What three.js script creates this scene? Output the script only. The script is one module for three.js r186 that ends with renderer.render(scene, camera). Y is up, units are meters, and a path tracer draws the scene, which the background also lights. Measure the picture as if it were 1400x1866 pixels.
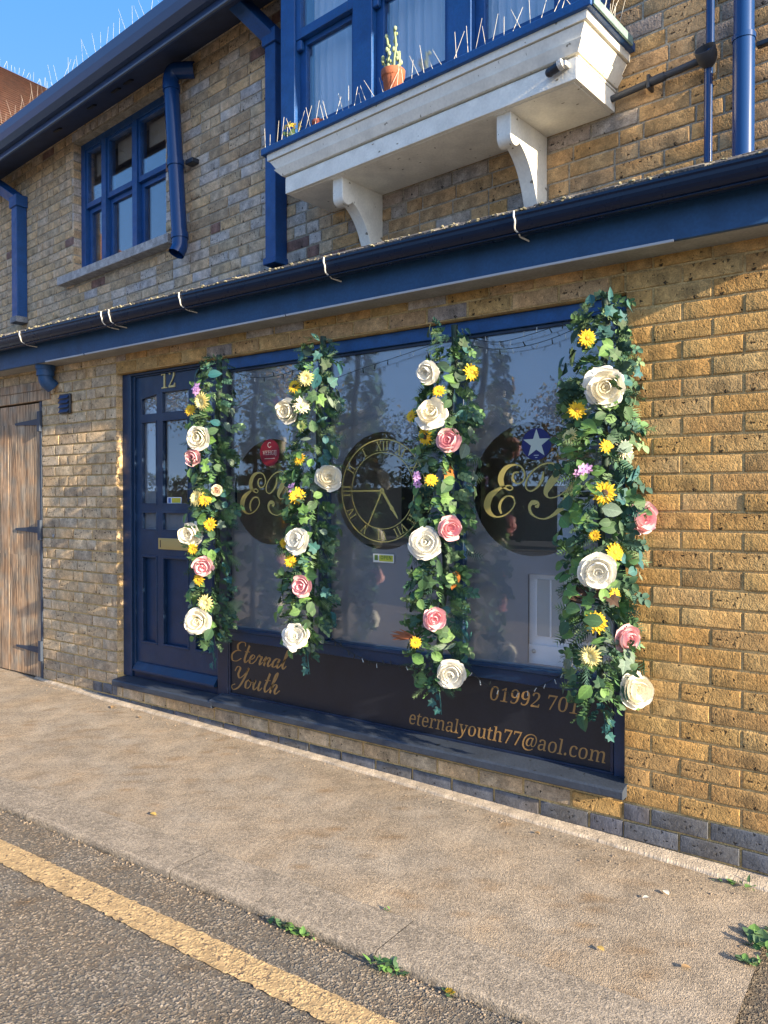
import * as THREE from 'three';
import { mergeGeometries } from 'three/addons/utils/BufferGeometryUtils.js';
import { RoundedBoxGeometry } from 'three/addons/geometries/RoundedBoxGeometry.js';
import { FontLoader } from 'three/addons/loaders/FontLoader.js';
import { TextGeometry } from 'three/addons/geometries/TextGeometry.js';

// ------------------------------------------------------------------ camera, sky, sun, exposure
const scene = new THREE.Scene();
const camera = new THREE.PerspectiveCamera(67.72, 768 / 1024, 0.05, 600);
camera.position.set(1.022, 1.404, 3.126);
camera.rotation.set(-0.0132, 0.6221, 0, 'YXZ');
scene.add(camera);

const renderer = new THREE.WebGLRenderer({ antialias: true });
renderer.setSize(768, 1024);
renderer.toneMapping = THREE.LinearToneMapping;
renderer.toneMappingExposure = 3.0;
renderer.shadowMap.enabled = true;

const SUN = new THREE.Vector3(1, 0.30, 0.130).normalize();
const sun = new THREE.DirectionalLight(new THREE.Color(1.0, 0.83, 0.6), 5);
sun.position.copy(SUN).multiplyScalar(40);
sun.castShadow = true;
sun.shadow.radius = 1.2;
sun.shadow.mapSize.set(4096, 4096);
Object.assign(sun.shadow.camera, { left: -14, right: 14, top: 10, bottom: -10, near: 1, far: 90 });
scene.add(sun, sun.target);

{ // clear morning sky: deep blue overhead, paler towards the horizon, a little warmer round the sun
  const W = 512, H = 256, data = new Float32Array(W * H * 4);
  for (let j = 0; j < H; j++) for (let i = 0; i < W; i++) {
    const el = (0.5 - (H - 1 - j + 0.5) / H) * Math.PI, az = ((i + 0.5) / W - 0.5) * 2 * Math.PI;
    const d = new THREE.Vector3(Math.cos(el) * Math.cos(az), Math.sin(el), Math.cos(el) * Math.sin(az));
    const s = Math.max(0, d.y), t = Math.pow(s, 0.13);
    const c = [0.66 * (1 - t) + 0.001 * t, 0.86 * (1 - t) + 0.098 * t, 1.05 * (1 - t) + 0.315 * t];
    const k = Math.max(0, d.dot(SUN)), g = 0.72 * Math.pow(k, 2) + 1.1 * Math.pow(k, 8) + 1.6 * Math.pow(k, 40);
    const o = (j * W + i) * 4, low = d.y < 0 ? 0.35 : 1;
    data[o] = (c[0] + 0.53 * g) * low; data[o + 1] = (c[1] + 0.49 * g) * low; data[o + 2] = (c[2] + 0.43 * g) * low; data[o + 3] = 1;
  }
  const tex = new THREE.DataTexture(data, W, H, THREE.RGBAFormat, THREE.FloatType);
  tex.mapping = THREE.EquirectangularReflectionMapping;
  tex.magFilter = tex.minFilter = THREE.LinearFilter;
  tex.needsUpdate = true;
  scene.background = tex; scene.environment = tex;
}

// ------------------------------------------------------------------ helpers
let seed = 12345;
const rnd = () => { seed = (seed * 1664525 + 1013904223) >>> 0; return seed / 4294967296; };
const rr = (a, b) => a + (b - a) * rnd();
const pick = a => a[Math.floor(rnd() * a.length)];
const V = (x, y, z) => new THREE.Vector3(x, y, z);
const used = {};
const numbered = n => { used[n] = (used[n] || 0) + 1; return used[n] === 1 ? n : n + '_' + String(used[n] - 1).padStart(3, '0'); };
function mesh(name, geo, mat, parent) {
  const m = new THREE.Mesh(geo, mat); m.name = parent && parent !== scene ? name : numbered(name);
  m.castShadow = m.receiveShadow = true; (parent || scene).add(m); return m;
}
function group(name, parent) { const g = new THREE.Group(); g.name = parent ? name : numbered(name); (parent || scene).add(g); return g; }
function tag(o, label, category, grp) { o.userData.label = label; o.userData.category = category; if (grp) o.userData.group = grp; return o; }
function struct(o) { o.userData.kind = 'structure'; return o; }
// every geometry is made plain (no index; position, normal, uv in metres from the dominant axis)
function uvm(g, grain) {
  g = g.index ? g.toNonIndexed() : g;
  const p = g.attributes.position, n = p.count, uv = new Float32Array(n * 2), a = V(), b = V(), c = V();
  for (let i = 0; i < n; i += 3) {
    a.fromBufferAttribute(p, i); b.fromBufferAttribute(p, i + 1); c.fromBufferAttribute(p, i + 2);
    const N = b.clone().sub(a).cross(c.clone().sub(a)), ax = Math.abs(N.x), ay = Math.abs(N.y), az = Math.abs(N.z);
    [a, b, c].forEach((q, k) => {
      let u, v;
      if (az >= ax && az >= ay) { u = q.x; v = q.y; } else if (ax >= ay) { u = q.z; v = q.y; } else { u = q.x; v = q.z; }
      if (grain === 'y' && !(az >= ax && az >= ay) && ay > ax) v = q.z;
      uv[(i + k) * 2] = u; uv[(i + k) * 2 + 1] = v;
    });
  }
  const r = new THREE.BufferGeometry();
  r.setAttribute('position', p); if (!g.attributes.normal) g.computeVertexNormals();
  r.setAttribute('normal', g.attributes.normal); r.setAttribute('uv', new THREE.BufferAttribute(uv, 2));
  if (g.attributes.color) r.setAttribute('color', g.attributes.color);
  return r;
}
function box(x0, x1, y0, y1, z0, z1, r = 0.003) {
  const w = x1 - x0, h = y1 - y0, d = z1 - z0, q = Math.min(r, w * 0.3, h * 0.3, d * 0.3);
  const g = q > 0.0003 ? new RoundedBoxGeometry(w, h, d, 1, q) : new THREE.BoxGeometry(w, h, d);
  g.translate((x0 + x1) / 2, (y0 + y1) / 2, (z0 + z1) / 2);
  return uvm(g);
}
function tube(points, r, seg = 10, along) {
  const c = points.length > 2 ? new THREE.CatmullRomCurve3(points) : new THREE.LineCurve3(points[0], points[1]);
  return uvm(new THREE.TubeGeometry(c, along || (points.length > 2 ? points.length * 6 : 1), r, seg, false));
}
function poly(points, r, seg = 10) { // straight runs with sharp-ish corners
  const path = new THREE.CurvePath();
  for (let i = 0; i + 1 < points.length; i++) path.add(new THREE.LineCurve3(points[i], points[i + 1]));
  return uvm(new THREE.TubeGeometry(path, (points.length - 1) * 6, r, seg, false));
}
const merge = a => mergeGeometries(a.map(g => { const h = g.index ? g.toNonIndexed() : g; return h; }), false);
function extrude(shape, depth, bevel = 0) {
  return uvm(new THREE.ExtrudeGeometry(shape, { depth, bevelEnabled: bevel > 0, bevelSize: bevel, bevelThickness: bevel, bevelSegments: 1, curveSegments: 14, steps: 1 }));
}
const shapeOf = pts => { const s = new THREE.Shape(); pts.forEach(([x, y], i) => i ? s.lineTo(x, y) : s.moveTo(x, y)); s.closePath(); return s; };
const rgb = (r, g, b) => new THREE.Color().setRGB(r, g, b);

// value noise, tiling
function noiseGrid(n, s) { let q = s >>> 0; const a = new Float32Array(n * n); for (let i = 0; i < n * n; i++) { q = (q * 1664525 + 1013904223) >>> 0; a[i] = q / 4294967296; } return a; }
function tileNoise(n, s) {
  const a = noiseGrid(n, s);
  return (x, y) => {
    x = ((x % 1) + 1) % 1 * n; y = ((y % 1) + 1) % 1 * n; const i = Math.floor(x), j = Math.floor(y); let u = x - i, v = y - j;
    u = u * u * (3 - 2 * u); v = v * v * (3 - 2 * v); const i1 = (i + 1) % n, j1 = (j + 1) % n, I = i % n, J = j % n;
    return (a[J * n + I] * (1 - u) + a[J * n + i1] * u) * (1 - v) + (a[j1 * n + I] * (1 - u) + a[j1 * n + i1] * u) * v;
  };
}
function dataTex(N, f, srgb, rep = 1) { // f(x, y) -> [r, g, b] in 0..1
  const d = new Uint8Array(N * N * 4);
  for (let j = 0; j < N; j++) for (let i = 0; i < N; i++) {
    const c = f(i / N, j / N), o = (j * N + i) * 4;
    for (let k = 0; k < 3; k++) d[o + k] = Math.max(0, Math.min(255, Math.round((Array.isArray(c) ? c[k] : c) * 255)));
    d[o + 3] = 255;
  }
  const t = new THREE.DataTexture(d, N, N, THREE.RGBAFormat); t.wrapS = t.wrapT = THREE.RepeatWrapping; t.magFilter = THREE.LinearFilter; t.minFilter = THREE.LinearMipmapLinearFilter; t.generateMipmaps = true;
  if (srgb) t.colorSpace = THREE.SRGBColorSpace; t.repeat.set(rep, rep); t.needsUpdate = true; return t;
}
// ------------------------------------------------------------------ textures
const n8 = tileNoise(8, 1), n16 = tileNoise(16, 2), n32 = tileNoise(32, 3), n64 = tileNoise(64, 4), n128 = tileNoise(128, 5), n256 = tileNoise(256, 6), n512 = tileNoise(512, 7);
// pits: random dark holes on a tile
function spots(count, rmin, rmax, s, N) {
  const a = new Float32Array(N * N); let q = s; const R = () => { q = (q * 1664525 + 1013904223) >>> 0; return q / 4294967296; };
  for (let k = 0; k < count; k++) {
    const cx = R() * N, cy = R() * N, r = (rmin + (rmax - rmin) * R() * R()) * N, e = 0.6 + 0.8 * R(), w = R() * 6.3, str = 0.5 + 0.5 * R();
    for (let j = -Math.ceil(r * 1.6); j <= r * 1.6; j++) for (let i = -Math.ceil(r * 1.6); i <= r * 1.6; i++) {
      const th = Math.atan2(j, i), rad = Math.hypot(i * e, j / e) / (r * (1 + 0.3 * Math.sin(3 * th + w)));
      if (rad < 1) { const X = ((Math.round(cx) + i) % N + N) % N, Y = ((Math.round(cy) + j) % N + N) % N, o = Y * N + X; a[o] = Math.max(a[o], str * Math.min(1, (1 - rad) * 2.5)); }
    }
  }
  return (x, y) => a[Math.floor(y * N) % N * N + Math.floor(x * N) % N];
}
const pit = spots(620, 0.0016, 0.0085, 77, 1024), pale = spots(60, 0.004, 0.02, 99, 1024);
const T = {};
T.brick = dataTex(1024, (x, y) => {
  const a = 0.62 + 0.22 * n16(x, y) + 0.16 * n64(x, y) + 0.16 * (n256(x, y) - 0.5) + 0.14 * (n512(x, y) - 0.5);
  const w = n8(x + 0.31, y) - 0.5, P = 1 - 0.78 * pit(x, y), L = 0.22 * pale(x, y) * n64(x, y);
  return [(a + 0.05 * w) * P + L, (a - 0.01 * w) * P + L, (a - 0.09 * w) * P + L * 1.1];
}, true);
T.brickBump = dataTex(1024, (x, y) => { const crease = Math.abs(n64(x * 1, y * 1) - 0.5) * 0.5; return 0.42 + 0.2 * n32(x, y) + crease + 0.22 * n256(x, y) + 0.2 * n512(x, y) - 0.6 * pit(x, y); });
T.mortar = dataTex(512, (x, y) => 0.7 + 0.2 * n32(x, y) + 0.25 * (n256(x, y) - 0.5) + 0.12 * n8(x, y), true);
T.fine = dataTex(512, (x, y) => 0.5 * n256(x, y) + 0.3 * n128(x, y) + 0.2 * n32(x, y));
const chips = spots(9000, 0.003, 0.0085, 5, 1024), chips2 = spots(5200, 0.004, 0.011, 11, 1024);
T.tarBump = dataTex(1024, (x, y) => 0.2 + 0.35 * n256(x, y) + 0.3 * n512(x, y) + 0.12 * n64(x, y) + 0.25 * chips(x, y));
T.tar = dataTex(1024, (x, y) => { const a = 0.66 + 0.14 * n64(x, y) + 0.34 * (n512(x, y) - 0.5) + 0.26 * (n256(x, y) - 0.5) + 0.12 * n8(x, y); const c = chips(x, y) * (n128(x, y) - 0.35) * 0.4; return [a + c, a + c * 0.9, a + c * 0.75]; }, true);
T.roadBump = dataTex(1024, (x, y) => 0.1 + 0.62 * chips2(x, y) + 0.18 * n256(x, y) + 0.1 * n128(x, y));
T.road = dataTex(1024, (x, y) => { const k = chips2(x, y), h = n128(x, y), a = 0.5 + 0.32 * k * (0.4 + h) + 0.16 * n64(x, y) + 0.15 * (n512(x, y) - 0.5); return [a + 0.05 * (h - 0.5), a, a - 0.05 * (h - 0.5)]; }, true);
T.wood = dataTex(1024, (x, y) => {
  const g = n8(x * 3, y * 0.4) * 5 + x * 95 + 0.9 * n32(x, y * 0.25), s = 0.5 + 0.5 * Math.sin(g * 2.2), f = n512(x, y * 0.06), h = n64(x, y * 0.1);
  const a = 0.62 + 0.16 * s + 0.28 * (f - 0.5) + 0.26 * (h - 0.5) + 0.14 * n8(x, y);
  const wv = 0.12 * (n16(x, y) - 0.5); return [a + wv, a, a - wv];
}, true);
T.woodBump = dataTex(512, (x, y) => 0.5 * n256(x, y * 0.08) + 0.5 * n64(x, y * 0.1));
T.paint = dataTex(512, (x, y) => 0.84 + 0.12 * n16(x, y) + 0.1 * (n128(x, y) - 0.5), true);
const flake = spots(160, 0.003, 0.02, 41, 512);
T.oldPaint = dataTex(512, (x, y) => { const f = flake(x, y) > 0.45 && n64(x, y) > 0.62 ? 1 : 0, a = 0.84 + 0.12 * n16(x, y) + 0.1 * (n128(x, y) - 0.5) - 0.12 * Math.max(0, n32(x, y * 0.3) - 0.6); return f ? [0.52, 0.49, 0.44] : [a, a * 0.99, a * 0.965]; }, true);
T.creamPaint = dataTex(512, (x, y) => { const f = flake(x, y) > 0.6 && n64(x, y) > 0.72 ? 1 : 0, a = 0.9 + 0.08 * n16(x, y) + 0.05 * (n128(x, y) - 0.5); return f ? [0.55, 0.52, 0.46] : [a, a * 0.99, a * 0.96]; }, true);
T.roughVar = dataTex(256, (x, y) => { const a = 0.55 + 0.35 * n32(x, y) + 0.15 * n128(x, y); return [a, a, a]; });
T.petal = dataTex(256, (x, y) => 0.88 + 0.12 * n128(x, y * 0.15) + 0.05 * n16(x, y), true);

// ------------------------------------------------------------------ materials
const std = o => new THREE.MeshStandardMaterial(o), phy = o => new THREE.MeshPhysicalMaterial(o);
const brickMat = (r, g, b) => std({ color: rgb(r, g, b), map: T.brick, bumpMap: T.brickBump, bumpScale: 0.0037, roughness: 0.92 });
const GOLD = [[0.66, 0.395, 0.132], [0.621, 0.36, 0.116], [0.689, 0.43, 0.16], [0.572, 0.335, 0.121], [0.64, 0.37, 0.121], [0.65, 0.415, 0.171]].map(c => brickMat(...c));
const PIER = [[0.737, 0.55, 0.331], [0.677, 0.495, 0.293], [0.772, 0.583, 0.359], [0.689, 0.539, 0.359], [0.748, 0.528, 0.293], [0.594, 0.451, 0.293]].map(c => brickMat(...c));
const UPPER = [[0.814, 0.6, 0.383], [0.746, 0.636, 0.524], [0.773, 0.66, 0.544], [0.732, 0.528, 0.312], [0.841, 0.576, 0.312], [0.719, 0.624, 0.544], [0.624, 0.432, 0.252], [0.827, 0.6, 0.373]].map(c => brickMat(...c));
const WARM = [[0.72, 0.432, 0.18], [0.684, 0.396, 0.15], [0.636, 0.396, 0.192], [0.552, 0.468, 0.384], [0.744, 0.456, 0.204], [0.504, 0.396, 0.312], [0.66, 0.42, 0.204]].map(c => brickMat(...c));
const RED = brickMat(.36, .2, .15);
const DARK = [[.105, .108, .118], [.085, .09, .1], [.125, .12, .12], [.1, .1, .115]].map(c => std({ color: rgb(...c.map(v => v * 1.5)), map: T.brick, bumpMap: T.brickBump, bumpScale: 0.0018, roughness: 0.72 }));
const M = {
  mortar: std({ color: rgb(.66, .46, .2), map: T.mortar, bumpMap: T.fine, bumpScale: 0.004, roughness: 1 }),
  mortarPale: std({ color: rgb(.50, .43, .32), map: T.mortar, bumpMap: T.fine, bumpScale: 0.004, roughness: 1 }),
  blue: std({ color: rgb(.009, .08, .27), map: T.paint, roughnessMap: T.roughVar, roughness: 0.6, bumpMap: T.fine, bumpScale: 0.0004 }),
  blueDoor: std({ color: rgb(.007, .032, .088), map: T.paint, roughnessMap: T.roughVar, roughness: 0.5, bumpMap: T.fine, bumpScale: 0.0004 }),
  navy: std({ color: rgb(.012, .022, .055), map: T.paint, roughnessMap: T.roughVar, roughness: 0.45, bumpMap: T.fine, bumpScale: 0.0003 }),
  riser: std({ color: rgb(.011, .014, .024), map: T.paint, roughness: 0.38, bumpMap: T.fine, bumpScale: 0.0002 }),
  sillPaint: std({ color: rgb(.042, .058, .09), map: T.oldPaint, roughness: 0.6, bumpMap: T.fine, bumpScale: 0.001 }),
  fascia: std({ color: rgb(.016, .075, .19), map: T.paint, roughness: 0.55, bumpMap: T.fine, bumpScale: 0.0004 }),
  soffit: std({ color: rgb(.3, .3, .29), map: T.paint, roughness: 0.8 }),
  gutter: phy({ color: rgb(.005, .013, .034), roughnessMap: T.roughVar, roughness: 0.4, specularIntensity: 0.55 }),
  gutterUp: std({ color: rgb(.022, .05, .13), roughness: 0.5 }),
  pipeBlue: std({ color: rgb(.007, .042, .15), roughness: 0.22 }),
  pipeDark: std({ color: rgb(.05, .055, .065), roughness: 0.6, bumpMap: T.fine, bumpScale: 0.0005 }),
  clip: std({ color: rgb(.62, .6, .54), roughness: 0.5 }),
  cream: std({ color: rgb(.92, .91, .86), map: T.creamPaint, roughness: 0.7, bumpMap: T.fine, bumpScale: 0.0008 }),
  white: std({ color: rgb(.76, .74, .70), map: T.oldPaint, roughness: 0.7, bumpMap: T.fine, bumpScale: 0.0008 }),
  verdigris: std({ color: rgb(.22, .34, .32), map: T.paint, roughness: 0.7 }),
  stone: std({ color: rgb(.52, .50, .48), map: T.mortar, bumpMap: T.fine, bumpScale: 0.001, roughness: 0.9 }),
  lead: std({ color: rgb(.28, .29, .31), map: T.mortar, roughness: 0.65 }),
  slate: std({ color: rgb(.16, .15, .145), map: T.mortar, bumpMap: T.fine, bumpScale: 0.003, roughness: 0.85 }),
  moss: std({ color: rgb(.42, .38, .24), roughness: 1, map: T.mortar }),
  wood: [[.60, .42, .26], [.55, .385, .24], [.63, .44, .275], [.53, .38, .25], [.58, .41, .265]].map(c => std({ color: rgb(...c), map: T.wood, bumpMap: T.woodBump, bumpScale: 0.0016, roughness: 0.8 })),
  iron: std({ color: rgb(.03, .045, .075), roughness: 0.55, bumpMap: T.fine, bumpScale: 0.0008 }),
  brass: std({ color: rgb(.62, .48, .2), metalness: 0.75, roughness: 0.35 }),
  gold: std({ color: rgb(.56, .46, .14), metalness: 0.2, roughness: 0.5 }),
  letter: std({ color: rgb(.36, .21, .075), metalness: 0.25, roughness: 0.5 }),
  glass: phy({ color: 0xffffff, transmission: 1, thickness: 0, roughness: 0.0, ior: 1.8 }),
  glassUp: phy({ color: 0xffffff, transmission: 1, thickness: 0, roughness: 0.0, ior: 2.1 }),
  film: phy({ color: rgb(.30, .335, .385), transmission: 0.42, thickness: 0, roughness: 0.42 }),
  curtain: phy({ color: rgb(.78, .8, .84), transmission: 0.35, thickness: 0, roughness: 1 }),
  black: std({ color: rgb(.01, .01, .011), roughness: 0.5 }),
  blackPlastic: std({ color: rgb(.02, .025, .035), roughness: 0.4 }),
  terracotta: std({ color: rgb(.42, .13, .06), map: T.paint, roughness: 0.8 }),
  wire: std({ color: rgb(.6, .57, .48), roughness: 0.5 }),
  steel: std({ color: rgb(.55, .53, .48), metalness: 0.6, roughness: 0.4 }),
  tiles: std({ color: rgb(.38, .18, .11), map: T.brick, roughness: 0.9 }),
};

// ------------------------------------------------------------------ ground: falls gently to the right
const FALL = 0.0165, gy = x => 0.003 - FALL * x;
const kb = x => 0.99 - 0.07 * x, kf = x => 1.222 - 0.052 * x;   // back and front line of the kerb
function sheet(xs, zf0, zf1, nz, dy, tint) { // surface between two lines, gridded so that stains can vary
  const P = [], C = [], U = [], I = [], nx = xs.length;
  for (let i = 0; i < nx; i++) for (let j = 0; j <= nz; j++) {
    const x = xs[i], z = zf0(x) + (zf1(x) - zf0(x)) * j / nz;
    P.push(x, gy(x) + dy, z); U.push(x, z); const c = tint(x, z); C.push(...c);
  }
  for (let i = 0; i < nx - 1; i++) for (let j = 0; j < nz; j++) { const a = i * (nz + 1) + j, b = a + nz + 1; I.push(a, a + 1, b, b, a + 1, b + 1); }
  const g = new THREE.BufferGeometry(); g.setAttribute('position', new THREE.Float32BufferAttribute(P, 3)); g.setAttribute('uv', new THREE.Float32BufferAttribute(U, 2)); g.setAttribute('color', new THREE.Float32BufferAttribute(C, 3)); g.setIndex(I); g.computeVertexNormals(); return g;
}
const range = (a, b, n) => Array.from({ length: n + 1 }, (_, i) => a + (b - a) * i / n);
const stain = (x, z) => { const a = n16(x / 4, z / 4), b = n32(x / 3 + .3, z / 3), c = n64(x / 2, z / 2); return 0.76 + 0.17 * a + 0.12 * b + 0.08 * c; };
const pave = std({ color: rgb(.46, .37, .265), map: T.tar.clone(), bumpMap: T.tarBump.clone(), bumpScale: 0.0032, roughness: 0.95, vertexColors: true });
pave.map.repeat.set(1.6, 1.6); pave.bumpMap.repeat.set(1.6, 1.6);
const roadM = std({ color: rgb(.44, .36, .265), map: T.road.clone(), bumpMap: T.roadBump.clone(), bumpScale: 0.009, roughness: 0.95, vertexColors: true });
roadM.map.repeat.set(1.35, 1.35); roadM.bumpMap.repeat.set(1.35, 1.35);
const kerbM = std({ color: rgb(.40, .33, .245), map: T.tar, bumpMap: T.tarBump, bumpScale: 0.0018, roughness: 0.9 });
const tint1 = (x, z) => { const s = stain(x, z), w = n32(x / 5, z / 5 + .5); const q = Math.max(0, n64(x / 3.1, z / 3.1 + .2) + .5 * n128(x / 3.1, z / 3.1) - .98) * 1.1; return [s * (1 + .08 * (w - .5)) * (1 - q * .5), s * (1 - q * .8), s * (1 - .12 * (w - .5)) * (1 - q * 1.15)]; };

struct(mesh('pavement', sheet(range(-9, 0.6, 190), x => -0.22, kb, 30, 0, tint1), pave));
struct(mesh('road', sheet([...range(-260, -7, 30), ...range(-6.9, 4, 220), ...range(4.2, 260, 30)], x => kf(x) + 0.006, x => kf(x) + 3.4, 70, -0.028, tint1), roadM));
struct(mesh('far_ground', sheet(range(-300, 300, 24), x => kf(0) + 0.052 * 300 * 0 + Math.max(3.0, 3.0 - 0.052 * x), x => 300, 10, -0.032, () => [1, 1, 1]), std({ color: rgb(.085, .088, .09), map: roadM.map, roughness: 0.95 })));
struct(mesh('side_ground', sheet(range(0.55, 12, 90), x => 0.0, x => kf(x) + 0.05, 24, -0.024, (x, z) => { const s = stain(x, z) * 0.72; return [s, s * .95, s * .86]; }), roadM));
{ // back edging strip of pale concrete along the foot of the wall
  const strip = struct(mesh('concrete_edging', (() => {
    const xs = range(-4.45, 0.6, 150), P = [], U = [], I = [];
    xs.forEach((x, i) => { const k = 0.014 * (n32(x / 3, .2) - .5) + .004 * (n256(x / 3, .7) - .5), w = x < -3.6 ? Math.max(0.006, 0.05 + (x + 3.6) * 0.05) : 0.05 + 0.03 * Math.max(0, (x + 1.6) / 1.6) + k;
      [[-0.01, 0.014], [w - 0.008, 0.012 + k * 0.3], [w, 0.006], [w + 0.003, -0.01]].forEach(([z, dy]) => { P.push(x, gy(x) + dy, z); U.push(x, z + dy); }); });
    for (let i = 0; i < xs.length - 1; i++) for (let j = 0; j < 3; j++) { const a = i * 4 + j, b = a + 4; I.push(a, a + 1, b, b, a + 1, b + 1); }
    const g = new THREE.BufferGeometry(); g.setAttribute('position', new THREE.Float32BufferAttribute(P, 3)); g.setAttribute('uv', new THREE.Float32BufferAttribute(U, 2)); g.setIndex(I); g.computeVertexNormals(); return g;
  })(), std({ color: rgb(.58, .48, .36), map: T.mortar, bumpMap: T.tarBump, bumpScale: 0.003, roughness: 0.95 })));
}
{ // kerb stones
  const kerb = struct(group('kerb')); const L = 0.915;
  for (let x = -8.6, i = 0; x < 0.6; x += L, i++) {
    const x1 = Math.min(x + L - 0.003, 0.598), n = 12, prof = [[0, 0.0025], [0.92, 0.0025], [0.965, -0.003], [0.995, -0.014], [1.0, -0.06]], P = [], U = [], I = [];
    const dy = rr(-0.001, 0.001);
    for (let k = 0; k <= n; k++) { const xx = x + (x1 - x) * k / n; prof.forEach(([t, h]) => { const wob = t > 0.95 ? 0.008 * (n128(xx / 2, .4) - .5) : 0; P.push(xx, gy(xx) + h + dy, kb(xx) + 0.004 + (kf(xx) - kb(xx) - 0.004) * t + wob); U.push(xx + i * .37, kb(xx) + t * 0.23 - h); }); }
    for (let k = 0; k < n; k++) for (let j = 0; j < 4; j++) { const a = k * 5 + j, b = a + 5; I.push(a, a + 1, b, b, a + 1, b + 1); }
    const g = new THREE.BufferGeometry(); g.setAttribute('position', new THREE.Float32BufferAttribute(P, 3)); g.setAttribute('uv', new THREE.Float32BufferAttribute(U, 2)); g.setIndex(I); g.computeVertexNormals();
    mesh('kerb_stone', g, kerbM, kerb);
  }
  const bed = struct(mesh('kerb_bedding', sheet(range(-9, 0.6, 4), x => -0.3, x => kf(x) + 0.2, 1, -0.034, () => [1, 1, 1]), std({ color: rgb(.14, .11, .08), roughness: 1 })));
}
{ // single yellow line with worn edges
  const xs = range(-9, 3.5, 900), P = [], U = [], I = [];
  xs.forEach(x => { const a = 0.011 * (n128(x / 1.7, .1) - .5) + 0.006 * (n512(x / 1.7, .8) - .5), b = 0.011 * (n128(x / 1.7, .6) - .5) + 0.006 * (n512(x / 1.7, .3) - .5); P.push(x, gy(x) - 0.0235, 1.422 - 0.04 * x + a, x, gy(x) - 0.0235, 1.527 - 0.044 * x + b); U.push(x, 0, x, 0.1); });
  for (let i = 0; i < xs.length - 1; i++) { const a = i * 2; I.push(a, a + 1, a + 2, a + 2, a + 1, a + 3); }
  const g = new THREE.BufferGeometry(); g.setAttribute('position', new THREE.Float32BufferAttribute(P, 3)); g.setAttribute('uv', new THREE.Float32BufferAttribute(U, 2)); g.setIndex(I); g.computeVertexNormals();
  const t = dataTex(1024, (x, y) => { const k = chips2(x, y), w = n64(x, y) + 0.4 * n256(x, y), worn = w < 0.42 && k < 0.3; return worn ? [0.50, 0.44, 0.36] : [0.90 - .1 * (1 - k), 0.80 - .1 * (1 - k), 0.60 - .08 * (1 - k)].map(v => v * (0.9 + 0.2 * n32(x, y))); }, true, 1.35);
  const bm = T.roadBump.clone(); bm.repeat.set(1.35, 1.35);
  struct(mesh('yellow_road_line', g, std({ color: rgb(.66, .60, .55), map: t, bumpMap: bm, bumpScale: 0.0035, roughness: 0.85 })));
}
const clock = [Date.now()]; const lap = s => { const n = Date.now(); console.log(s, n - clock[0]); clock[0] = n; };
lap('ground');

// ------------------------------------------------------------------ the building
const building = tag(group('brick_shop_building'), 'yellow brick two-storey shop with blue woodwork and number 12 door', 'building');
function brickGeo(w, h, d, vary) {
  const c = 0.0034, xs = [-w / 2, -w / 2 + c, -w / 6, w / 5, w / 2 - c, w / 2], ys = [-h / 2, -h / 2 + c, 0.1 * h, h / 2 - c, h / 2], P = [], U = [], I = [];
  const ox = rnd() * 3, oy = rnd() * 3;
  const nx = xs.length, ny = ys.length;
  for (let j = 0; j < ny; j++) for (let i = 0; i < nx; i++) {
    const e = i === 0 || j === 0 || i === nx - 1 || j === ny - 1;
    const x = xs[i] + (i > 0 && i < nx - 1 ? rr(-1, 1) * vary : rr(-.6, .6) * vary), y = ys[j] + rr(-.6, .6) * vary;
    P.push(x, y, e ? -c * 0.75 + rr(-.6, .3) * vary : rr(-.7, .7) * vary); U.push(xs[i] + ox, ys[j] + oy);
  }
  for (let j = 0; j < ny - 1; j++) for (let i = 0; i < nx - 1; i++) { const a = j * nx + i, b = a + nx; I.push(a, a + 1, b, b, a + 1, b + 1); }
  const rim = []; for (let i = 0; i < nx; i++) rim.push(i); for (let j = 1; j < ny; j++) rim.push(j * nx + nx - 1); for (let i = nx - 2; i >= 0; i--) rim.push((ny - 1) * nx + i); for (let j = ny - 2; j >= 1; j--) rim.push(j * nx);
  const base = P.length / 3; rim.forEach(k => { P.push(P[k * 3], P[k * 3 + 1], P[k * 3 + 2], P[k * 3], P[k * 3 + 1], -d); U.push(U[k * 2], U[k * 2 + 1], U[k * 2] + d, U[k * 2 + 1] + d); });
  for (let k = 0; k < rim.length; k++) { const a = base + k * 2, b = base + ((k + 1) % rim.length) * 2; I.push(a, a + 1, b, b, a + 1, b + 1); }
  const g = new THREE.BufferGeometry(); g.setAttribute('position', new THREE.Float32BufferAttribute(P, 3)); g.setAttribute('uv', new THREE.Float32BufferAttribute(U, 2)); g.setIndex(I); g.computeVertexNormals();
  return g.toNonIndexed();
}
const SG = Array.from({ length: 9 }, () => brickGeo(0.2145, 0.0645, 0.03, 0.001));
const HG = Array.from({ length: 6 }, () => brickGeo(0.102, 0.0645, 0.03, 0.0013));
const DG = Array.from({ length: 4 }, () => brickGeo(0.2145, 0.0645, 0.03, 0.0006));
function putBrick(parent, x0, x1, y, z, mat, jit = 1, gset, name = 'brick', ry = 0) {
  const w = x1 - x0, geo = gset ? pick(gset) : w > 0.15 ? pick(SG) : pick(HG), base = gset || w > 0.15 ? 0.2145 : 0.102;
  const m = mesh(name, geo, mat, parent); m.position.set((x0 + x1) / 2, y + 0.0375 + rr(-1, 1) * 0.0012 * jit, z + rr(-1, 1) * 0.0016 * jit);
  m.scale.x = w / base; m.rotation.set(rr(-1, 1) * 0.012 * jit, ry + rr(-1, 1) * 0.006 * jit, rr(-1, 1) * 0.004 * jit); return m;
}
const Y0 = 0.165, course = k => Y0 + 0.075 * k;
const XL = -3.44, XG = -4.345; // left edge of the opening, right edge of the gate
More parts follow.
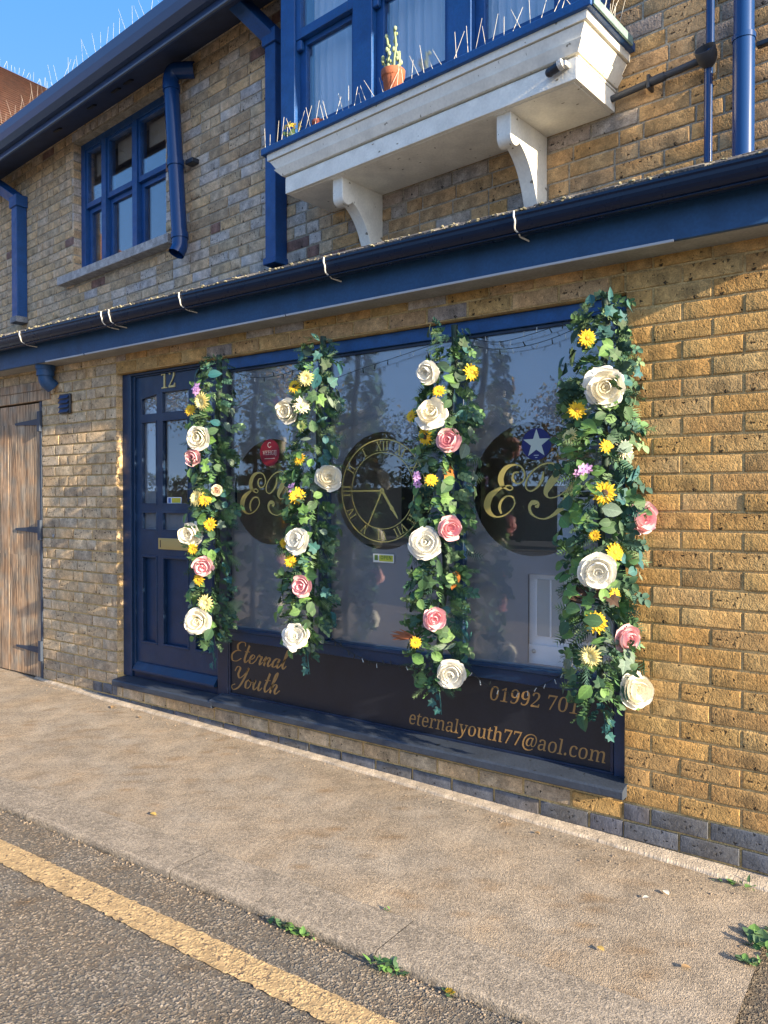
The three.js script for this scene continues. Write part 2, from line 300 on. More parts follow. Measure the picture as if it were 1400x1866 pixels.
// ---- ground-floor wall: mortar core pieces, then bricks
const lower = mesh('ground_floor_wall', merge([
  box(0, 0.86, -0.2, 2.66, -0.28, -0.007, 0), box(XG, XL, -0.2, 2.66, -0.28, -0.007, 0), box(XL, 0, 2.265, 2.66, -0.28, -0.0071, 0),
  box(XL, 0, -0.2, 0.19, -0.28, -0.0072, 0), box(-9, -5.35, -0.2, 2.66, -0.28, -0.007, 0), box(-5.35, XG, 2.3, 2.66, -0.28, -0.0073, 0),
]), M.mortar, building);
{
  // right of the window: stretcher bond, golden stock bricks, two courses of blue-black bricks at the foot
  for (let k = -4; k < 33; k++) {
    const y = course(k), odd = ((k % 2) + 2) % 2, dark = k < 0;
    if (y > 2.43) break; if (y < -0.1) continue;
    let x = 0.0; const first = odd ? 0.1075 : 0.22; let i = 0;
    while (x < 0.85) { const w = i === 0 ? first : 0.225, x1 = Math.min(x + w - 0.005, 0.856); if (x1 - x > 0.03) putBrick(lower, x + (i ? 0.005 : 0.0005), x1, y, dark ? 0.004 : 0, dark ? pick(DARK) : pick(GOLD), dark ? 0.6 : 1.15, dark ? DG : null, dark ? 'plinth_brick' : 'brick'); x += w; i++; }
  }
  // lintel courses over the opening
  for (let k = 28; k < 30; k++) { const y = course(k); let x = XL - (k % 2 ? 0.1125 : 0); while (x < -0.02) { const a = Math.max(x, XL - 0.0), b = Math.min(x + 0.215, -0.01); if (b - a > 0.03) putBrick(lower, a + .004, b, y, 0, pick(rnd() < .5 ? WARM : GOLD), 0.9); x += 0.225; } }
  // under the sills: one yellow course, then blue-black
  for (let k = -1; k >= -3; k--) { let x = XL - 0.08 * (k + 3); while (x < -0.01) { const a = Math.max(x, XL), b = Math.min(x + 0.215, -0.006); const y = course(k); if (b - a > 0.03 && y + 0.07 > gy(x) - 0.02) putBrick(lower, a + .002, b, y, k < -1 ? 0.003 : 0, k === -1 ? pick(x > -0.4 ? GOLD : PIER) : pick(DARK), 0.7, k < -1 ? DG : null, k < -1 ? 'plinth_brick' : 'brick'); x += 0.225; } }
  // left pier: mixed headers and stretchers
  for (let k = -2; k < 33; k++) {
    const y = course(k); if (y > 2.43 || y + 0.075 < 0.05) continue;
    const odd = ((k % 2) + 2) % 2; let x = XG + (odd ? -0.05 : 0), i = 0;
    while (x < XL - 0.004) { const w = rnd() < 0.28 ? 0.1125 : 0.225, a = Math.max(x, XG) + 0.005, e = x + w - 0.005, b = e > XL - 0.06 ? XL - 0.001 : e; if (b - a > 0.03) putBrick(lower, a, b, y, 0, k < 0 && a > -3.75 ? pick(DARK) : k < 2 ? PIER[5] : pick(PIER), 1); x = b + 0.005; i++; }
  }
  // brick reveal at the left of the opening
  for (let k = 1; k < 28; k++) { const b = mesh('brick', pick(HG), pick(PIER), lower); b.rotation.y = Math.PI / 2; b.position.set(XL + 0.0012, course(k) + 0.0375, -0.055); b.scale.x = 1.0; }
  for (let k = 28; k < 30; k++) for (let x = -6; x < XG - .02; x += 0.225) putBrick(lower, x, Math.min(x + 0.215, XG - 0.005), course(k) + 0.03, 0, pick(PIER), 1);
}
lap('lower wall');

// ---- upper storey stands back and is turned 5.5 degrees from the shop front
const upG = group('upper_storey', building); upG.position.set(-0.11, 0, -0.29); upG.rotation.y = -5.5 * Math.PI / 180;
const upper = mesh('upper_wall', merge([
  box(-8.6, -5.06, 2.45, 4.75, -0.3, -0.006, 0), box(-3.62, 1.3, 2.45, 5.2, -0.3, -0.006, 0), box(-5.06, -3.62, 2.45, 3.36, -0.3, -0.006, 0), box(-5.06, -3.62, 4.56, 4.75, -0.3, -0.006, 0),
]), M.mortarPale, upG);
{
  const list = [];
  for (let k = 0; k < 36; k++) {
    const y = 2.70 + 0.075 * k; let x = -6.9 + (k % 2 ? 0.1125 : 0) + rr(-.02, .02);
    while (x < 1.0) {
      const hd = rnd() < 0.16, w = hd ? 0.1125 : 0.225, a = x + 0.005, b = x + w - 0.005; x += w;
      let top = b > -3.6 ? 5.1 : 4.68; if (y > top) continue;
      const inWin = y + 0.07 > 3.33 && y < 4.56 && b > -5.06 && a < -3.62;
      if (inWin) { if (a < -5.06 && -5.06 - a > 0.04) list.push([a, -5.061, y]); if (b > -3.62 && b + 3.62 > 0.04) list.push([-3.619, b, y]); continue; }
      if (y > 3.45 && a > -1.96 && b < 0.02) continue;        // behind the bay
      list.push([a, b, y]);
    }
  }
  const cx = 1.13, cz = 3.4; // nearest bricks are single parts, the far ones one mass
  list.sort((p, q) => Math.hypot(p[0] - cx, p[2] - 1.4, cz) - Math.hypot(q[0] - cx, q[2] - 1.4, cz));
  const far = new Map();
  list.forEach(([a, b, y], i) => {
    const t = n16((a + 9) / 5, y / 3), right = a > -0.5 && y < 4.5;
    const mat = right || (a > -1.9 && y < 3.2) ? pick(WARM) : rnd() < 0.03 ? RED : a < -5.1 ? pick([UPPER[0], UPPER[3], UPPER[4], UPPER[7], PIER[4]]) : pick(UPPER);
    if (i < 300) putBrick(upper, a, b, y, 0, mat, 0.9);
    else { const w = b - a, g = (w > .15 ? pick(SG) : pick(HG)).clone(); g.scale(w / (w > .15 ? .2145 : .102), 1, 1); g.translate((a + b) / 2, y + 0.0375, rr(-1, 1) * .0014); if (!far.has(mat)) far.set(mat, []); far.get(mat).push(g); }
  });
  for (const [mat, gs] of far) { const m = mesh('far_bricks', merge(gs), mat, upper); m.userData.kind = 'stuff'; }
  // reveal of the upper window
  for (let k = 0; k < 16; k++) { const b = mesh('brick', pick(HG), pick(UPPER), upper); b.rotation.y = Math.PI / 2; b.position.set(-5.058, 3.4 + 0.075 * k, -0.055); }
}
lap('upper wall');

// ---- lower eaves: soffit, fascia, gutter, clips, tiles, flashing
const XE = 0.86, XW = -8.8;
{
  const e = group('lower_eaves', building);
  mesh('soffit_board', box(XW, XE, 2.385, 2.4, -0.005, 0.135, 0.001), M.soffit, e);
  mesh('fascia_board', box(XW, XE, 2.385, 2.6, 0.135, 0.155, 0.004), M.fascia, e);
  [[-3.55, -1.75], [-1.74, 0.23], [-4.02, -3.57]].forEach(([a, b]) => mesh('drip_strip', box(a, b, 2.3795, 2.39, 0.152, 0.161, 0.002), std({ color: rgb(.40, .42, .45), roughness: .6 }), e));
  // half-round gutter with rolled lip
  const gp = []; for (let i = 0; i <= 14; i++) { const a = Math.PI + Math.PI * i / 14; gp.push([0.217 - 0.056 * Math.cos(a) * -1, 2.565 + 0.062 * Math.sin(a)]); }
  const outer = gp.map(([z, y]) => [z, y]), inner = gp.slice().reverse().map(([z, y]) => [0.217 + (z - 0.217) * 0.93, 2.565 + (y - 2.565) * 0.93]);
  const sh = shapeOf([...outer, [outer[14][0] + .004, 2.572], [outer[14][0] + .002, 2.582], [outer[14][0] - .006, 2.582], ...inner]);
  const gg = extrude(sh, XE - XW); gg.rotateY(-Math.PI / 2); // shape x -> world z, extrusion -> world -x
  gg.scale(1, 1, 1); gg.translate(XE + 0.02, 0, 0); 
  mesh('gutter', gg, M.gutter, e);
  const bead = tube([V(XW, 2.507, 0.246), V(XE + .02, 2.507, 0.246)], 0.004, 6); mesh('gutter_bead', bead, M.gutter, e);
  const end = extrude(shapeOf(outer), 0.006); end.rotateY(-Math.PI / 2); end.translate(XE + 0.024, 0, 0); mesh('gutter_end_cap', end, M.gutter, e);
  for (const x of [0.70, -0.37, -1.38, -2.45, -3.11, -3.19, -4.14, -5.2]) {
    const p = []; for (let i = 0; i <= 10; i++) { const a = -0.1 - 1.5 * i / 10; p.push(V(x + 0.004 * Math.sin(i), 2.572 + 0.067 * Math.sin(a), 0.217 + 0.062 * Math.cos(a))); }
    p.unshift(V(x, 2.59, 0.277)); p.push(V(x + .01, 2.5, 0.155));
    mesh('gutter_clip', tube(p, 0.0042, 6, 24), M.clip, e);
  }
  // plain tiles of the narrow lean-to roof; front edges overhang the gutter
  const rise = 0.42;
  const tg = Array.from({ length: 4 }, () => { const g = box(-0.08, 0.08, 0, 0.013, -0.13, 0.13, 0.003); return g; });
  for (let r = 0; r < 6; r++) for (let i = 0; i < 54; i++) {
    const x = XE - 0.09 - i * 0.166 - (r % 2) * 0.083, zc = 0.085 - r * 0.16; if (x < -7.8) continue;
    if (zc - 0.1 < -0.29 + (x + 0.11) * 0.0963) continue;
    const t = mesh('roof_tile', pick(tg), M.slate, e); t.position.set(x + rr(-.002, .002), 2.656 + (0.085 - zc) * rise + 0.012 * r * 0 + 0.004 * (r % 2) + rr(-.002, .003), zc); t.rotation.x = Math.atan(rise) + rr(-.015, .015);
  }
  mesh('roof_boarding', (() => { const g = new THREE.BufferGeometry(), P = [], I = []; [[XE, 0.2, 2.585], [XE, -0.3, 2.585 + .5 * rise], [-8.8, 0.2, 2.585], [-8.8, -1.2, 2.585 + 1.4 * rise]].forEach(([x, z, y]) => P.push(x, y, z)); g.setAttribute('position', new THREE.Float32BufferAttribute(P, 3)); g.setIndex([0, 2, 1, 1, 2, 3].reverse()); g.computeVertexNormals(); return uvm(g); })(), M.black, e);
  // crumbs of moss and mortar on the tile edges
  const ms = []; for (let i = 0; i < 330; i++) { const x = XE - Math.pow(rnd(), .9) * 6.5, s = rr(.003, .009); const g = new THREE.IcosahedronGeometry(1, 0); g.scale(s * rr(.8, 2.2), s * .7, s); g.translate(x, 2.614 + rr(0, .012), 0.206 + rr(-.01, .008)); ms.push(uvm(g)); }
  const mo = mesh('moss', merge(ms), M.moss, e); mo.userData.kind = 'stuff';
  // outlet pipe under the eaves
  const o = mesh('outlet_pipe', merge([uvm(new THREE.CylinderGeometry(0.062, 0.062, 0.09, 18).translate(0, -0.03, 0)), uvm(new THREE.CylinderGeometry(0.07, 0.068, 0.05, 18).translate(0, -0.005, 0)), tube([V(0, -.07, 0), V(0.005, -.11, -.005), V(.012, -.15, -.05)], 0.052, 14)]), M.fascia, e); o.position.set(-4.17, 2.385, 0.07);
}
{ // lead flashing where the lean-to meets the upper wall
  for (const [a, b, y, h] of [[-5.35, -4.62, 2.93, .085], [-4.62, -4.45, 2.925, .06], [-4.44, -3.82, 2.9, .085], [-3.8, -3.5, 2.905, .045], [-3.42, -2.72, 2.85, .085], [-2.7, -1.2, 2.80, .05], [-7.4, -5.4, 2.95, .07]]) { const f = mesh('lead_flashing', box(a, b, y, y + h, -0.002, 0.016, 0.004), pick([M.lead, M.stone, M.lead]), upG); f.rotation.z = rr(-.006, .006); }
}
lap('eaves');

// ---- upper eaves
{
  const e = group('upper_eaves', upG);
  const A = -9.5, B = -1.5;
  const so = extrude(shapeOf([[0, 4.66], [0.30, 4.535], [0.30, 4.555], [0, 4.70]]), B - A); so.rotateY(-Math.PI / 2); so.translate(B, 0, 0); mesh('soffit_board', so, std({ color: rgb(.035, .06, .13), map: T.paint, roughness: .6 }), e);
  mesh('fascia_board', box(A, B, 4.52, 4.70, 0.30, 0.322, .004), M.gutterUp, e);
  const og = extrude(shapeOf([[0.322, 4.58], [0.36, 4.575], [0.405, 4.60], [0.42, 4.65], [0.425, 4.715], [0.415, 4.715], [0.40, 4.64], [0.35, 4.6], [0.322, 4.6]]), B - A); og.rotateY(-Math.PI / 2); og.translate(B, 0, 0); mesh('gutter', og, std({ color: rgb(.05, .085, .17), roughness: .45 }), e);
  mesh('fascia_trim', box(A, B, 4.515, 4.53, 0.318, 0.334, .003), std({ color: rgb(.12, .15, .2), roughness: .5 }), e);
  const sl = [-4.95, -4.37, -4.0, -3.82]; for (const u of sl) { const v = mesh('soffit_vent', box(-0.05, 0.05, -0.006, 0.004, -0.018, 0.018, .003), M.black, e); v.position.set(u, 4.575, 0.19); v.rotation.x = 0.39; }
  const roofG = extrude(shapeOf([[0.40, 4.71], [-1.6, 5.9], [-1.6, 5.86], [0.40, 4.67]]), B - A + 3); roofG.rotateY(-Math.PI / 2); roofG.translate(B + 3, 0, 0);
  mesh('roof', roofG, M.tiles, e);
}
// ---- upper sash window, three lights
{
  const w = group('sash_window', upG); const z = -0.1;
  const u0 = -5.055, u1 = -3.625, y0 = 3.40, y1 = 4.56, mu = [-4.66, -4.17];
  mesh('window_frame', merge([box(u0, u0 + .07, y0, y1, z - .06, z + .03), box(u1 - .07, u1, y0, y1, z - .06, z + .03), box(u0 + .07, u1 - .07, y1 - .06, y1, z - .06, z + .03), box(u0 + .07, u1 - .07, y0, y0 + .05, z - .06, z + .03), ...mu.map(m => box(m - .035, m + .035, y0 + .05, y1 - .06, z - .06, z + .035))]), M.blue, w);
  const cols = [[u0 + .07, mu[0] - .035], [mu[0] + .035, mu[1] - .035], [mu[1] + .035, u1 - .07]];
  for (const [a, b] of cols) {
    const s1 = group('upper_sash', w), t = .028, ym = 3.99;
    mesh('sash_frame', merge([box(a, a + t, ym, y1 - .06, z - .02, z + .02), box(b - t, b, ym, y1 - .06, z - .02, z + .02), box(a + t, b - t, ym, ym + .045, z - .02, z + .021), box(a + t, b - t, y1 - .085, y1 - .06, z - .02, z + .02)]), M.blue, s1);
    mesh('pane', box(a + t, b - t, ym + .045, y1 - .085, z - .003, z + .003, 0), M.glassUp, s1);
    const s2 = group('lower_sash', w), q = z - .03;
    mesh('sash_frame', merge([box(a, a + t + .01, y0 + .05, ym, q - .02, q + .02), box(b - t - .01, b, y0 + .05, ym, q - .02, q + .02), box(a + t + .01, b - t - .01, ym - .04, ym, q - .02, q + .02), box(a + t + .01, b - t - .01, y0 + .05, y0 + .11, q - .02, q + .02)]), M.blue, s2);
    mesh('pane', box(a + t + .01, b - t - .01, y0 + .11, ym - .04, q - .003, q + .003, 0), M.glassUp, s2);
  }
  mesh('window_sill', box(-5.20, -3.47, 3.32, 3.392, -0.08, 0.085, .006), M.stone, upG);
  mesh('room_box', merge([box(-5.2, -3.5, 3.3, 3.34, -1.4, -.17, 0), box(-5.2, -3.5, 4.6, 4.64, -1.4, -.17, 0), box(-5.24, -5.2, 3.3, 4.64, -1.4, -.17, 0), box(-3.5, -3.46, 3.3, 4.64, -1.4, -.17, 0), box(-5.2, -3.5, 3.3, 4.64, -1.44, -1.4, 0)]), std({ color: rgb(.16, .13, .1), roughness: .9 }), w);
  for (const [a, b] of cols) { const c = mesh('blind', box(a + .01, b - .01, 4.3, 4.49, z - .085, z - .075, .002), std({ color: rgb(.42, .36, .28), roughness: .9 }), w); }
}
lap('upper window');

// ---- oriel bay
{
  const bay = group('oriel_bay', upG);
  const fr = (a0, a1, aw, ay, b0, b1, bw, by) => { // tapered board ring: top rect (a0..a1, w 0..aw) to bottom rect
    const P = [[a0, ay, 0], [a1, ay, 0], [a1, ay, aw], [a0, ay, aw], [b0, by, 0], [b1, by, 0], [b1, by, bw], [b0, by, bw]], g = new THREE.BufferGeometry(), q = [[3, 7, 6, 2], [2, 6, 5, 1], [0, 4, 7, 3], [0, 3, 2, 1], [4, 5, 6, 7]], v = [];
    q.forEach(f => { [[0, 1, 2], [0, 2, 3]].forEach(t => t.forEach(k => v.push(...P[f[k]]))); }); g.setAttribute('position', new THREE.Float32BufferAttribute(v, 3)); g.computeVertexNormals(); return uvm(g);
  };
  mesh('sill', box(-1.985, 0.055, 3.392, 3.432, 0.0, 0.435, .006), M.blue, bay);
  mesh('sill_end', box(0.056, 0.066, 3.394, 3.43, 0.05, 0.425, .004), M.verdigris, bay);
  const C = M.cream;
  mesh('cornice_board', fr(-1.95, 0.03, 0.418, 3.392, -1.948, .028, 0.416, 3.358), C, bay);
  mesh('cornice_board', fr(-1.935, .015, 0.408, 3.3525, -1.90, -.01, 0.392, 3.308), C, bay);
  mesh('cornice_board', fr(-1.91, -.002, 0.400, 3.3025, -1.865, -.03, 0.378, 3.262), C, bay);
  mesh('cornice_bead', box(-1.852, -.035, 3.248, 3.2565, 0, 0.362, .003), C, bay);
  mesh('cornice_fascia', box(-1.845, -.04, 3.158, 3.2475, 0, 0.37, .003), C, bay);
  mesh('soffit_panel', box(-1.82, -.06, 3.1545, 3.1579, 0.0, 0.35, .001), C, bay);
  for (const u of [-1.505, -0.455]) {
    const s = new THREE.Shape(); s.moveTo(0, 3.154); s.lineTo(0.325, 3.154); s.lineTo(0.325, 3.06); s.quadraticCurveTo(0.322, 3.02, 0.285, 3.02); s.quadraticCurveTo(0.262, 3.023, 0.25, 3.045); s.quadraticCurveTo(0.11, 2.98, 0.065, 2.72); s.lineTo(0, 2.72); s.closePath();
    const g = extrude(s, 0.07, 0.002); g.rotateY(-Math.PI / 2); g.translate(u + .07, 0, 0.0); mesh('bracket', g, C, bay);
  }
  // joinery above the sill
  const z = 0.30, posts = [[-1.965, -1.83], [-1.40, -1.225], [-0.80, -0.64], [-.20, -.06]];
  mesh('corner_post', box(-1.965, -1.845, 3.432, 4.8, 0.2, z, .006), M.blue, bay);
  mesh('corner_post', box(-.17, -.05, 3.432, 4.8, 0.2, z, .006), M.blue, bay);
  mesh('side_panel', box(-1.955, -1.925, 3.432, 4.8, 0.005, 0.2, .002), M.blue, bay); mesh('side_panel', box(-.09, -.06, 3.432, 4.8, 0.005, 0.2, .002), M.blue, bay);
  for (const [a, b] of [[-1.395, -1.255], [-0.765, -0.625]]) mesh('mullion', box(a, b, 3.432, 4.8, z - .09, z - .01, .005), M.blue, bay);
  mesh('bottom_rail', box(-1.845, -.17, 3.432, 3.52, z - .08, z - .012, .004), M.blue, bay);
  mesh('head', box(-1.96, -.055, 4.72, 4.86, 0, z + .02, .004), M.blue, bay);
  for (const [a, b] of [[-1.845, -1.395], [-1.255, -0.765], [-0.625, -.17]]) {
    const lo = group('lower_sash', bay), q = z - .065, up = group('upper_sash', bay), r = z - .035, t = .04;
    mesh('sash_frame', merge([box(a, a + t + .012, 3.52, 4.07, q - .02, q + .018), box(b - t, b, 3.52, 4.07, q - .02, q + .018), box(a + t + .012, b - t, 3.52, 3.575, q - .02, q + .018), box(a + t + .012, b - t, 4.03, 4.07, q - .02, q + .018)]), M.blue, lo);
    mesh('pane', box(a + t + .012, b - t, 3.575, 4.03, q - .003, q + .003, 0), M.glassUp, lo);
    mesh('sash_frame', merge([box(a, a + t, 4.06, 4.72, r - .012, r + .022), box(b - t, b, 4.06, 4.72, r - .012, r + .022), box(a + t, b - t, 4.06, 4.115, r - .011, r + .023), box(a + t, b - t, 4.66, 4.72, r - .012, r + .022)]), M.blue, up);
    mesh('sash_horn', box(a, a + t, 4.0, 4.06, r - .01, r + .02, .01), M.blue, up);
    mesh('pane', box(a + t, b - t, 4.115, 4.66, r - .003, r + .003, 0), M.glassUp, up);
    // net curtain in soft folds
    const P = [], I = [], nx = 60; for (let i = 0; i <= nx; i++) { const u = a + (b - a) * i / nx, w = 0.13 + 0.018 * Math.sin(i * .9) + .012 * Math.sin(i * 2.3 + a * 9); P.push(u, 3.45, w, u, 4.72, w * .98 + .002); }
    for (let i = 0; i < nx; i++) { const k = i * 2; I.push(k, k + 2, k + 1, k + 1, k + 2, k + 3); }
    const g = new THREE.BufferGeometry(); g.setAttribute('position', new THREE.Float32BufferAttribute(P, 3)); g.setIndex(I); g.computeVertexNormals(); mesh('net_curtain', uvm(g), M.curtain, bay);
  }
  mesh('back_panel', box(-1.93, -.09, 3.432, 4.8, 0.003, 0.02, .001), std({ color: rgb(.3, .3, .31), roughness: .9 }), bay);
}
lap('bay');

// ---- pipes on the upper wall
{
  const p = mesh('square_downpipe', merge([box(-2.345, -2.245, 2.93, 4.36, 0.0, 0.1, .006), box(-2.355, -2.235, 2.915, 2.96, -.002, 0.112, .006), box(-2.36, -2.23, 4.30, 4.39, -.003, 0.115, .006)]), M.blue, upG);
  const n = mesh('downpipe_offset', box(-.05, .05, 0, .52, -.05, .05, .006), M.blue, upG); n.position.set(-2.30, 4.36, .06); n.rotation.set(.5, 0, .62);
  const dp = group('round_downpipe', upG);
  mesh('pipe', tube([V(-3.385, 4.40, .1), V(-3.29, 3.31, .1)], .056, 18), M.pipeBlue, dp);
  mesh('bend', tube([V(-3.387, 4.40, .1), V(-3.392, 4.47, .102), V(-3.37, 4.525, .09), V(-3.30, 4.53, .05), V(-3.24, 4.53, .0)], .058, 18), M.pipeBlue, dp);
  for (const [x, y] of [[-3.387, 4.41], [-3.337, 3.85], [-3.289, 3.32]]) { const c = mesh('collar', uvm(new THREE.CylinderGeometry(.063, .063, .045, 18)), M.pipeBlue, dp); c.position.set(x, y, .1); c.rotation.z = .087; }
  mesh('pipe_clip', box(-3.28, -3.19, 3.84, 3.875, 0.0, .06, .006), M.blackPlastic, dp);
  const ts = uvm(new THREE.TubeGeometry(new THREE.CatmullRomCurve3([V(-3.288, 3.30, .1), V(-3.285, 3.24, .105), V(-3.29, 3.185, .13)]), 10, .057, 18)), ti = uvm(new THREE.TubeGeometry(new THREE.CatmullRomCurve3([V(-3.288, 3.30, .1), V(-3.285, 3.24, .105), V(-3.29, 3.1855, .1305)]), 10, .05, 18));
  mesh('shoe', merge([ts, ti]), M.pipeBlue, dp);
  const sq = group('square_downpipe', upG);
  mesh('pipe', box(-6.09, -5.975, 3.16, 4.3, .0, .1, .006), M.blue, sq); mesh('collar', box(-6.11, -5.955, 4.22, 4.33, -.002, .115, .008), M.blue, sq);
  const o = mesh('offset', box(-.05, .05, 0, .5, -.045, .045, .006), M.blue, sq); o.position.set(-6.03, 4.3, .06); o.rotation.set(.35, 0, .95);
  mesh('shoe', box(-6.1, -5.965, 3.12, 3.18, -.002, .115, .008), M.lead, sq);
  // right-hand soil pipe and waste pipes
  const rp = group('soil_pipe', upG);
  mesh('pipe', uvm(new THREE.CylinderGeometry(.038, .038, 2.6, 24).translate(.53, 3.9, .085)), M.pipeBlue, rp);
  mesh('pipe', uvm(new THREE.CylinderGeometry(.0405, .0405, .62, 24).translate(.53, 2.91, .085)), M.pipeBlue, rp);
  mesh('collar', uvm(new THREE.CylinderGeometry(.044, .044, .02, 24).translate(.53, 3.225, .085)), M.pipeBlue, rp);
  mesh('pipe_clip', merge([box(.565, .625, 3.195, 3.215, .02, .05, .004), uvm(new THREE.SphereGeometry(.014, 10, 8).translate(.625, 3.2, .045))]), M.blackPlastic, rp);
  const wp = group('waste_pipe', upG);
  mesh('pipe', uvm(new THREE.CylinderGeometry(.0165, .0165, .62, 14).translate(.378, 2.9, .03)), M.pipeBlue, wp); mesh('pipe', uvm(new THREE.CylinderGeometry(.0165, .0165, 1.9, 14).translate(.384, 4.2, .03)), M.pipeBlue, wp);
  const lathe = uvm(new THREE.LatheGeometry([[0.0165, -.07], [.02, -.045], [.036, -.02], [.041, .01], [.041, .035], [.036, .036], [.033, .0], [.012, -.03]].map(q => new THREE.Vector2(...q)), 22)); const hp = mesh('hopper', lathe, M.pipeDark, wp); hp.position.set(.38, 3.225, .055); hp.rotation.x = .9;
  const wr = group('branch_pipe', upG);
  mesh('pipe', poly([V(-.05, 3.204, .035), V(.36, 3.228, .04)], .0145, 12), M.pipeDark, wr); mesh('collar', tube([V(.14, 3.215, .037), V(.2, 3.2186, .0375)], .0185, 12), M.pipeDark, wr); mesh('pipe_clip', merge([box(.125, .14, 3.185, 3.245, .0, .055, .004)]), M.blackPlastic, wr);
}
lap('pipes');

// ---- shop front joinery
const font = await new FontLoader().loadAsync('fonts/droid/droid_serif_regular.typeface.json');
const sansB = await new FontLoader().loadAsync('fonts/droid/droid_sans_bold.typeface.json');
function text(s, size, f = font, depth = 0.0012, slant = 0) {
  const g = new TextGeometry(s, { font: f, size, depth, curveSegments: 5, bevelEnabled: false }); g.computeBoundingBox();
  if (slant) { const p = g.attributes.position; for (let i = 0; i < p.count; i++) p.setX(i, p.getX(i) + p.getY(i) * slant); }
  return g;
}
function fit(g, x0, x1, y, z, sy = 1) { g.computeBoundingBox(); const b = g.boundingBox, s = (x1 - x0) / (b.max.x - b.min.x); g.translate(-b.min.x, 0, 0); g.scale(s, s * sy, 1); g.translate(x0, y, z); return uvm(g); }
// pen strokes: points [x, y] (optional width) -> flat ribbon
function ribbon(pts, width, z, N = 9) {
  const c = new THREE.CatmullRomCurve3(pts.map(p => V(p[0], p[1], p[2] === undefined ? -1 : p[2])), false, 'centripetal'), n = (pts.length - 1) * N, P = [], I = [];
  for (let i = 0; i <= n; i++) {
    const a = c.getPoint(i / n), t = c.getPoint(Math.min(1, i / n + .004)).sub(c.getPoint(Math.max(0, i / n - .004))); const L = Math.hypot(t.x, t.y) || 1, dx = t.x / L, dy = t.y / L;
    const w = (pts[0][2] === undefined ? width(dx, dy) : a.z) * 0.5; P.push(a.x - dy * w, a.y + dx * w, z, a.x + dy * w, a.y - dx * w, z);
  }
  for (let i = 0; i < n; i++) { const k = i * 2; I.push(k, k + 1, k + 2, k + 2, k + 1, k + 3); }
  const g = new THREE.BufferGeometry(); g.setAttribute('position', new THREE.Float32BufferAttribute(P, 3)); g.setIndex(I); g.computeVertexNormals(); return uvm(g);
}
const GL = {
  E: [1.4, [[1.32, 1.8], [1.2, 2.15], [.75, 2.2], [.45, 1.8], [.6, 1.35], [1, 1.22]], [[1, 1.22], [.42, 1.15], [.08, .6], [.3, .06], [.8, .02], [1.25, .4]]],
  t: [.72, [[.36, 1.95], [.3, 1.2], [.27, .3], [.42, .02], [.72, .38]], [[.05, 1.2], [.62, 1.25]]],
  e: [.78, [[0, .38], [.4, .55], [.55, .85], [.36, 1], [.12, .62], [.2, .1], [.48, .03], [.78, .38]]],
  r: [.82, [[0, .38], [.22, 1.08], [.3, .92], [.55, .95], [.5, .35], [.58, .03], [.82, .38]]],
  n: [1, [[0, .5], [.18, 1], [.24, .85], [.22, 0]], [[.22, .35], [.5, .97], [.66, .85], [.6, .25], [.72, .02], [1, .38]]],
  a: [1, [[.66, .85], [.42, 1], [.12, .62], [.16, .1], [.4, .08], [.66, .6]], [[.68, 1], [.62, .25], [.74, .02], [1, .38]]],
  l: [.58, [[0, .38], [.38, 1.5], [.42, 2.1], [.28, 2], [.2, 1], [.2, .25], [.34, .02], [.58, .38]]],
  Y: [1.42, [[.02, 1.6], [.2, 2.1], [.5, 2], [.48, 1.3], [.7, .95], [1.1, 1.35], [1.38, 2.15]], [[1.38, 2.15], [1.2, .9], [.85, -.1], [.35, -.35], [.15, -.05], [.45, .25]]],
  o: [.82, [[.38, 1], [.1, .62], [.2, .08], [.48, .08], [.62, .62], [.38, 1], [.5, .78], [.82, .72]]],
  u: [1.05, [[0, .5], [.18, 1], [.15, .3], [.3, .02], [.6, .45]], [[.7, 1], [.66, .3], [.8, .02], [1.05, .38]]],
  h: [1, [[0, .38], [.38, 1.5], [.4, 2.15], [.24, 1.9], [.18, 0]], [[.18, .35], [.48, .97], [.64, .85], [.58, .25], [.72, .02], [1.05, .45]]],
};
function script(word, x0, y, sx, sy, z) {
  const out = []; let x = 0;
  for (const ch of word) { const [adv, ...st] = GL[ch]; for (const s of st) out.push(ribbon(s.map(([a, b]) => [x0 + (x + a + b * 0.3) * sx, y + b * sy]), (dx, dy) => 0.004 + 0.0125 * Math.pow(Math.max(0, Math.abs(dy)), 1.3) * (dy < 0 ? 1 : .35), z)); x += adv; }
  return merge(out);
}
const ZF = -0.05, ZG = -0.078; // face of the frame, plane of the glass
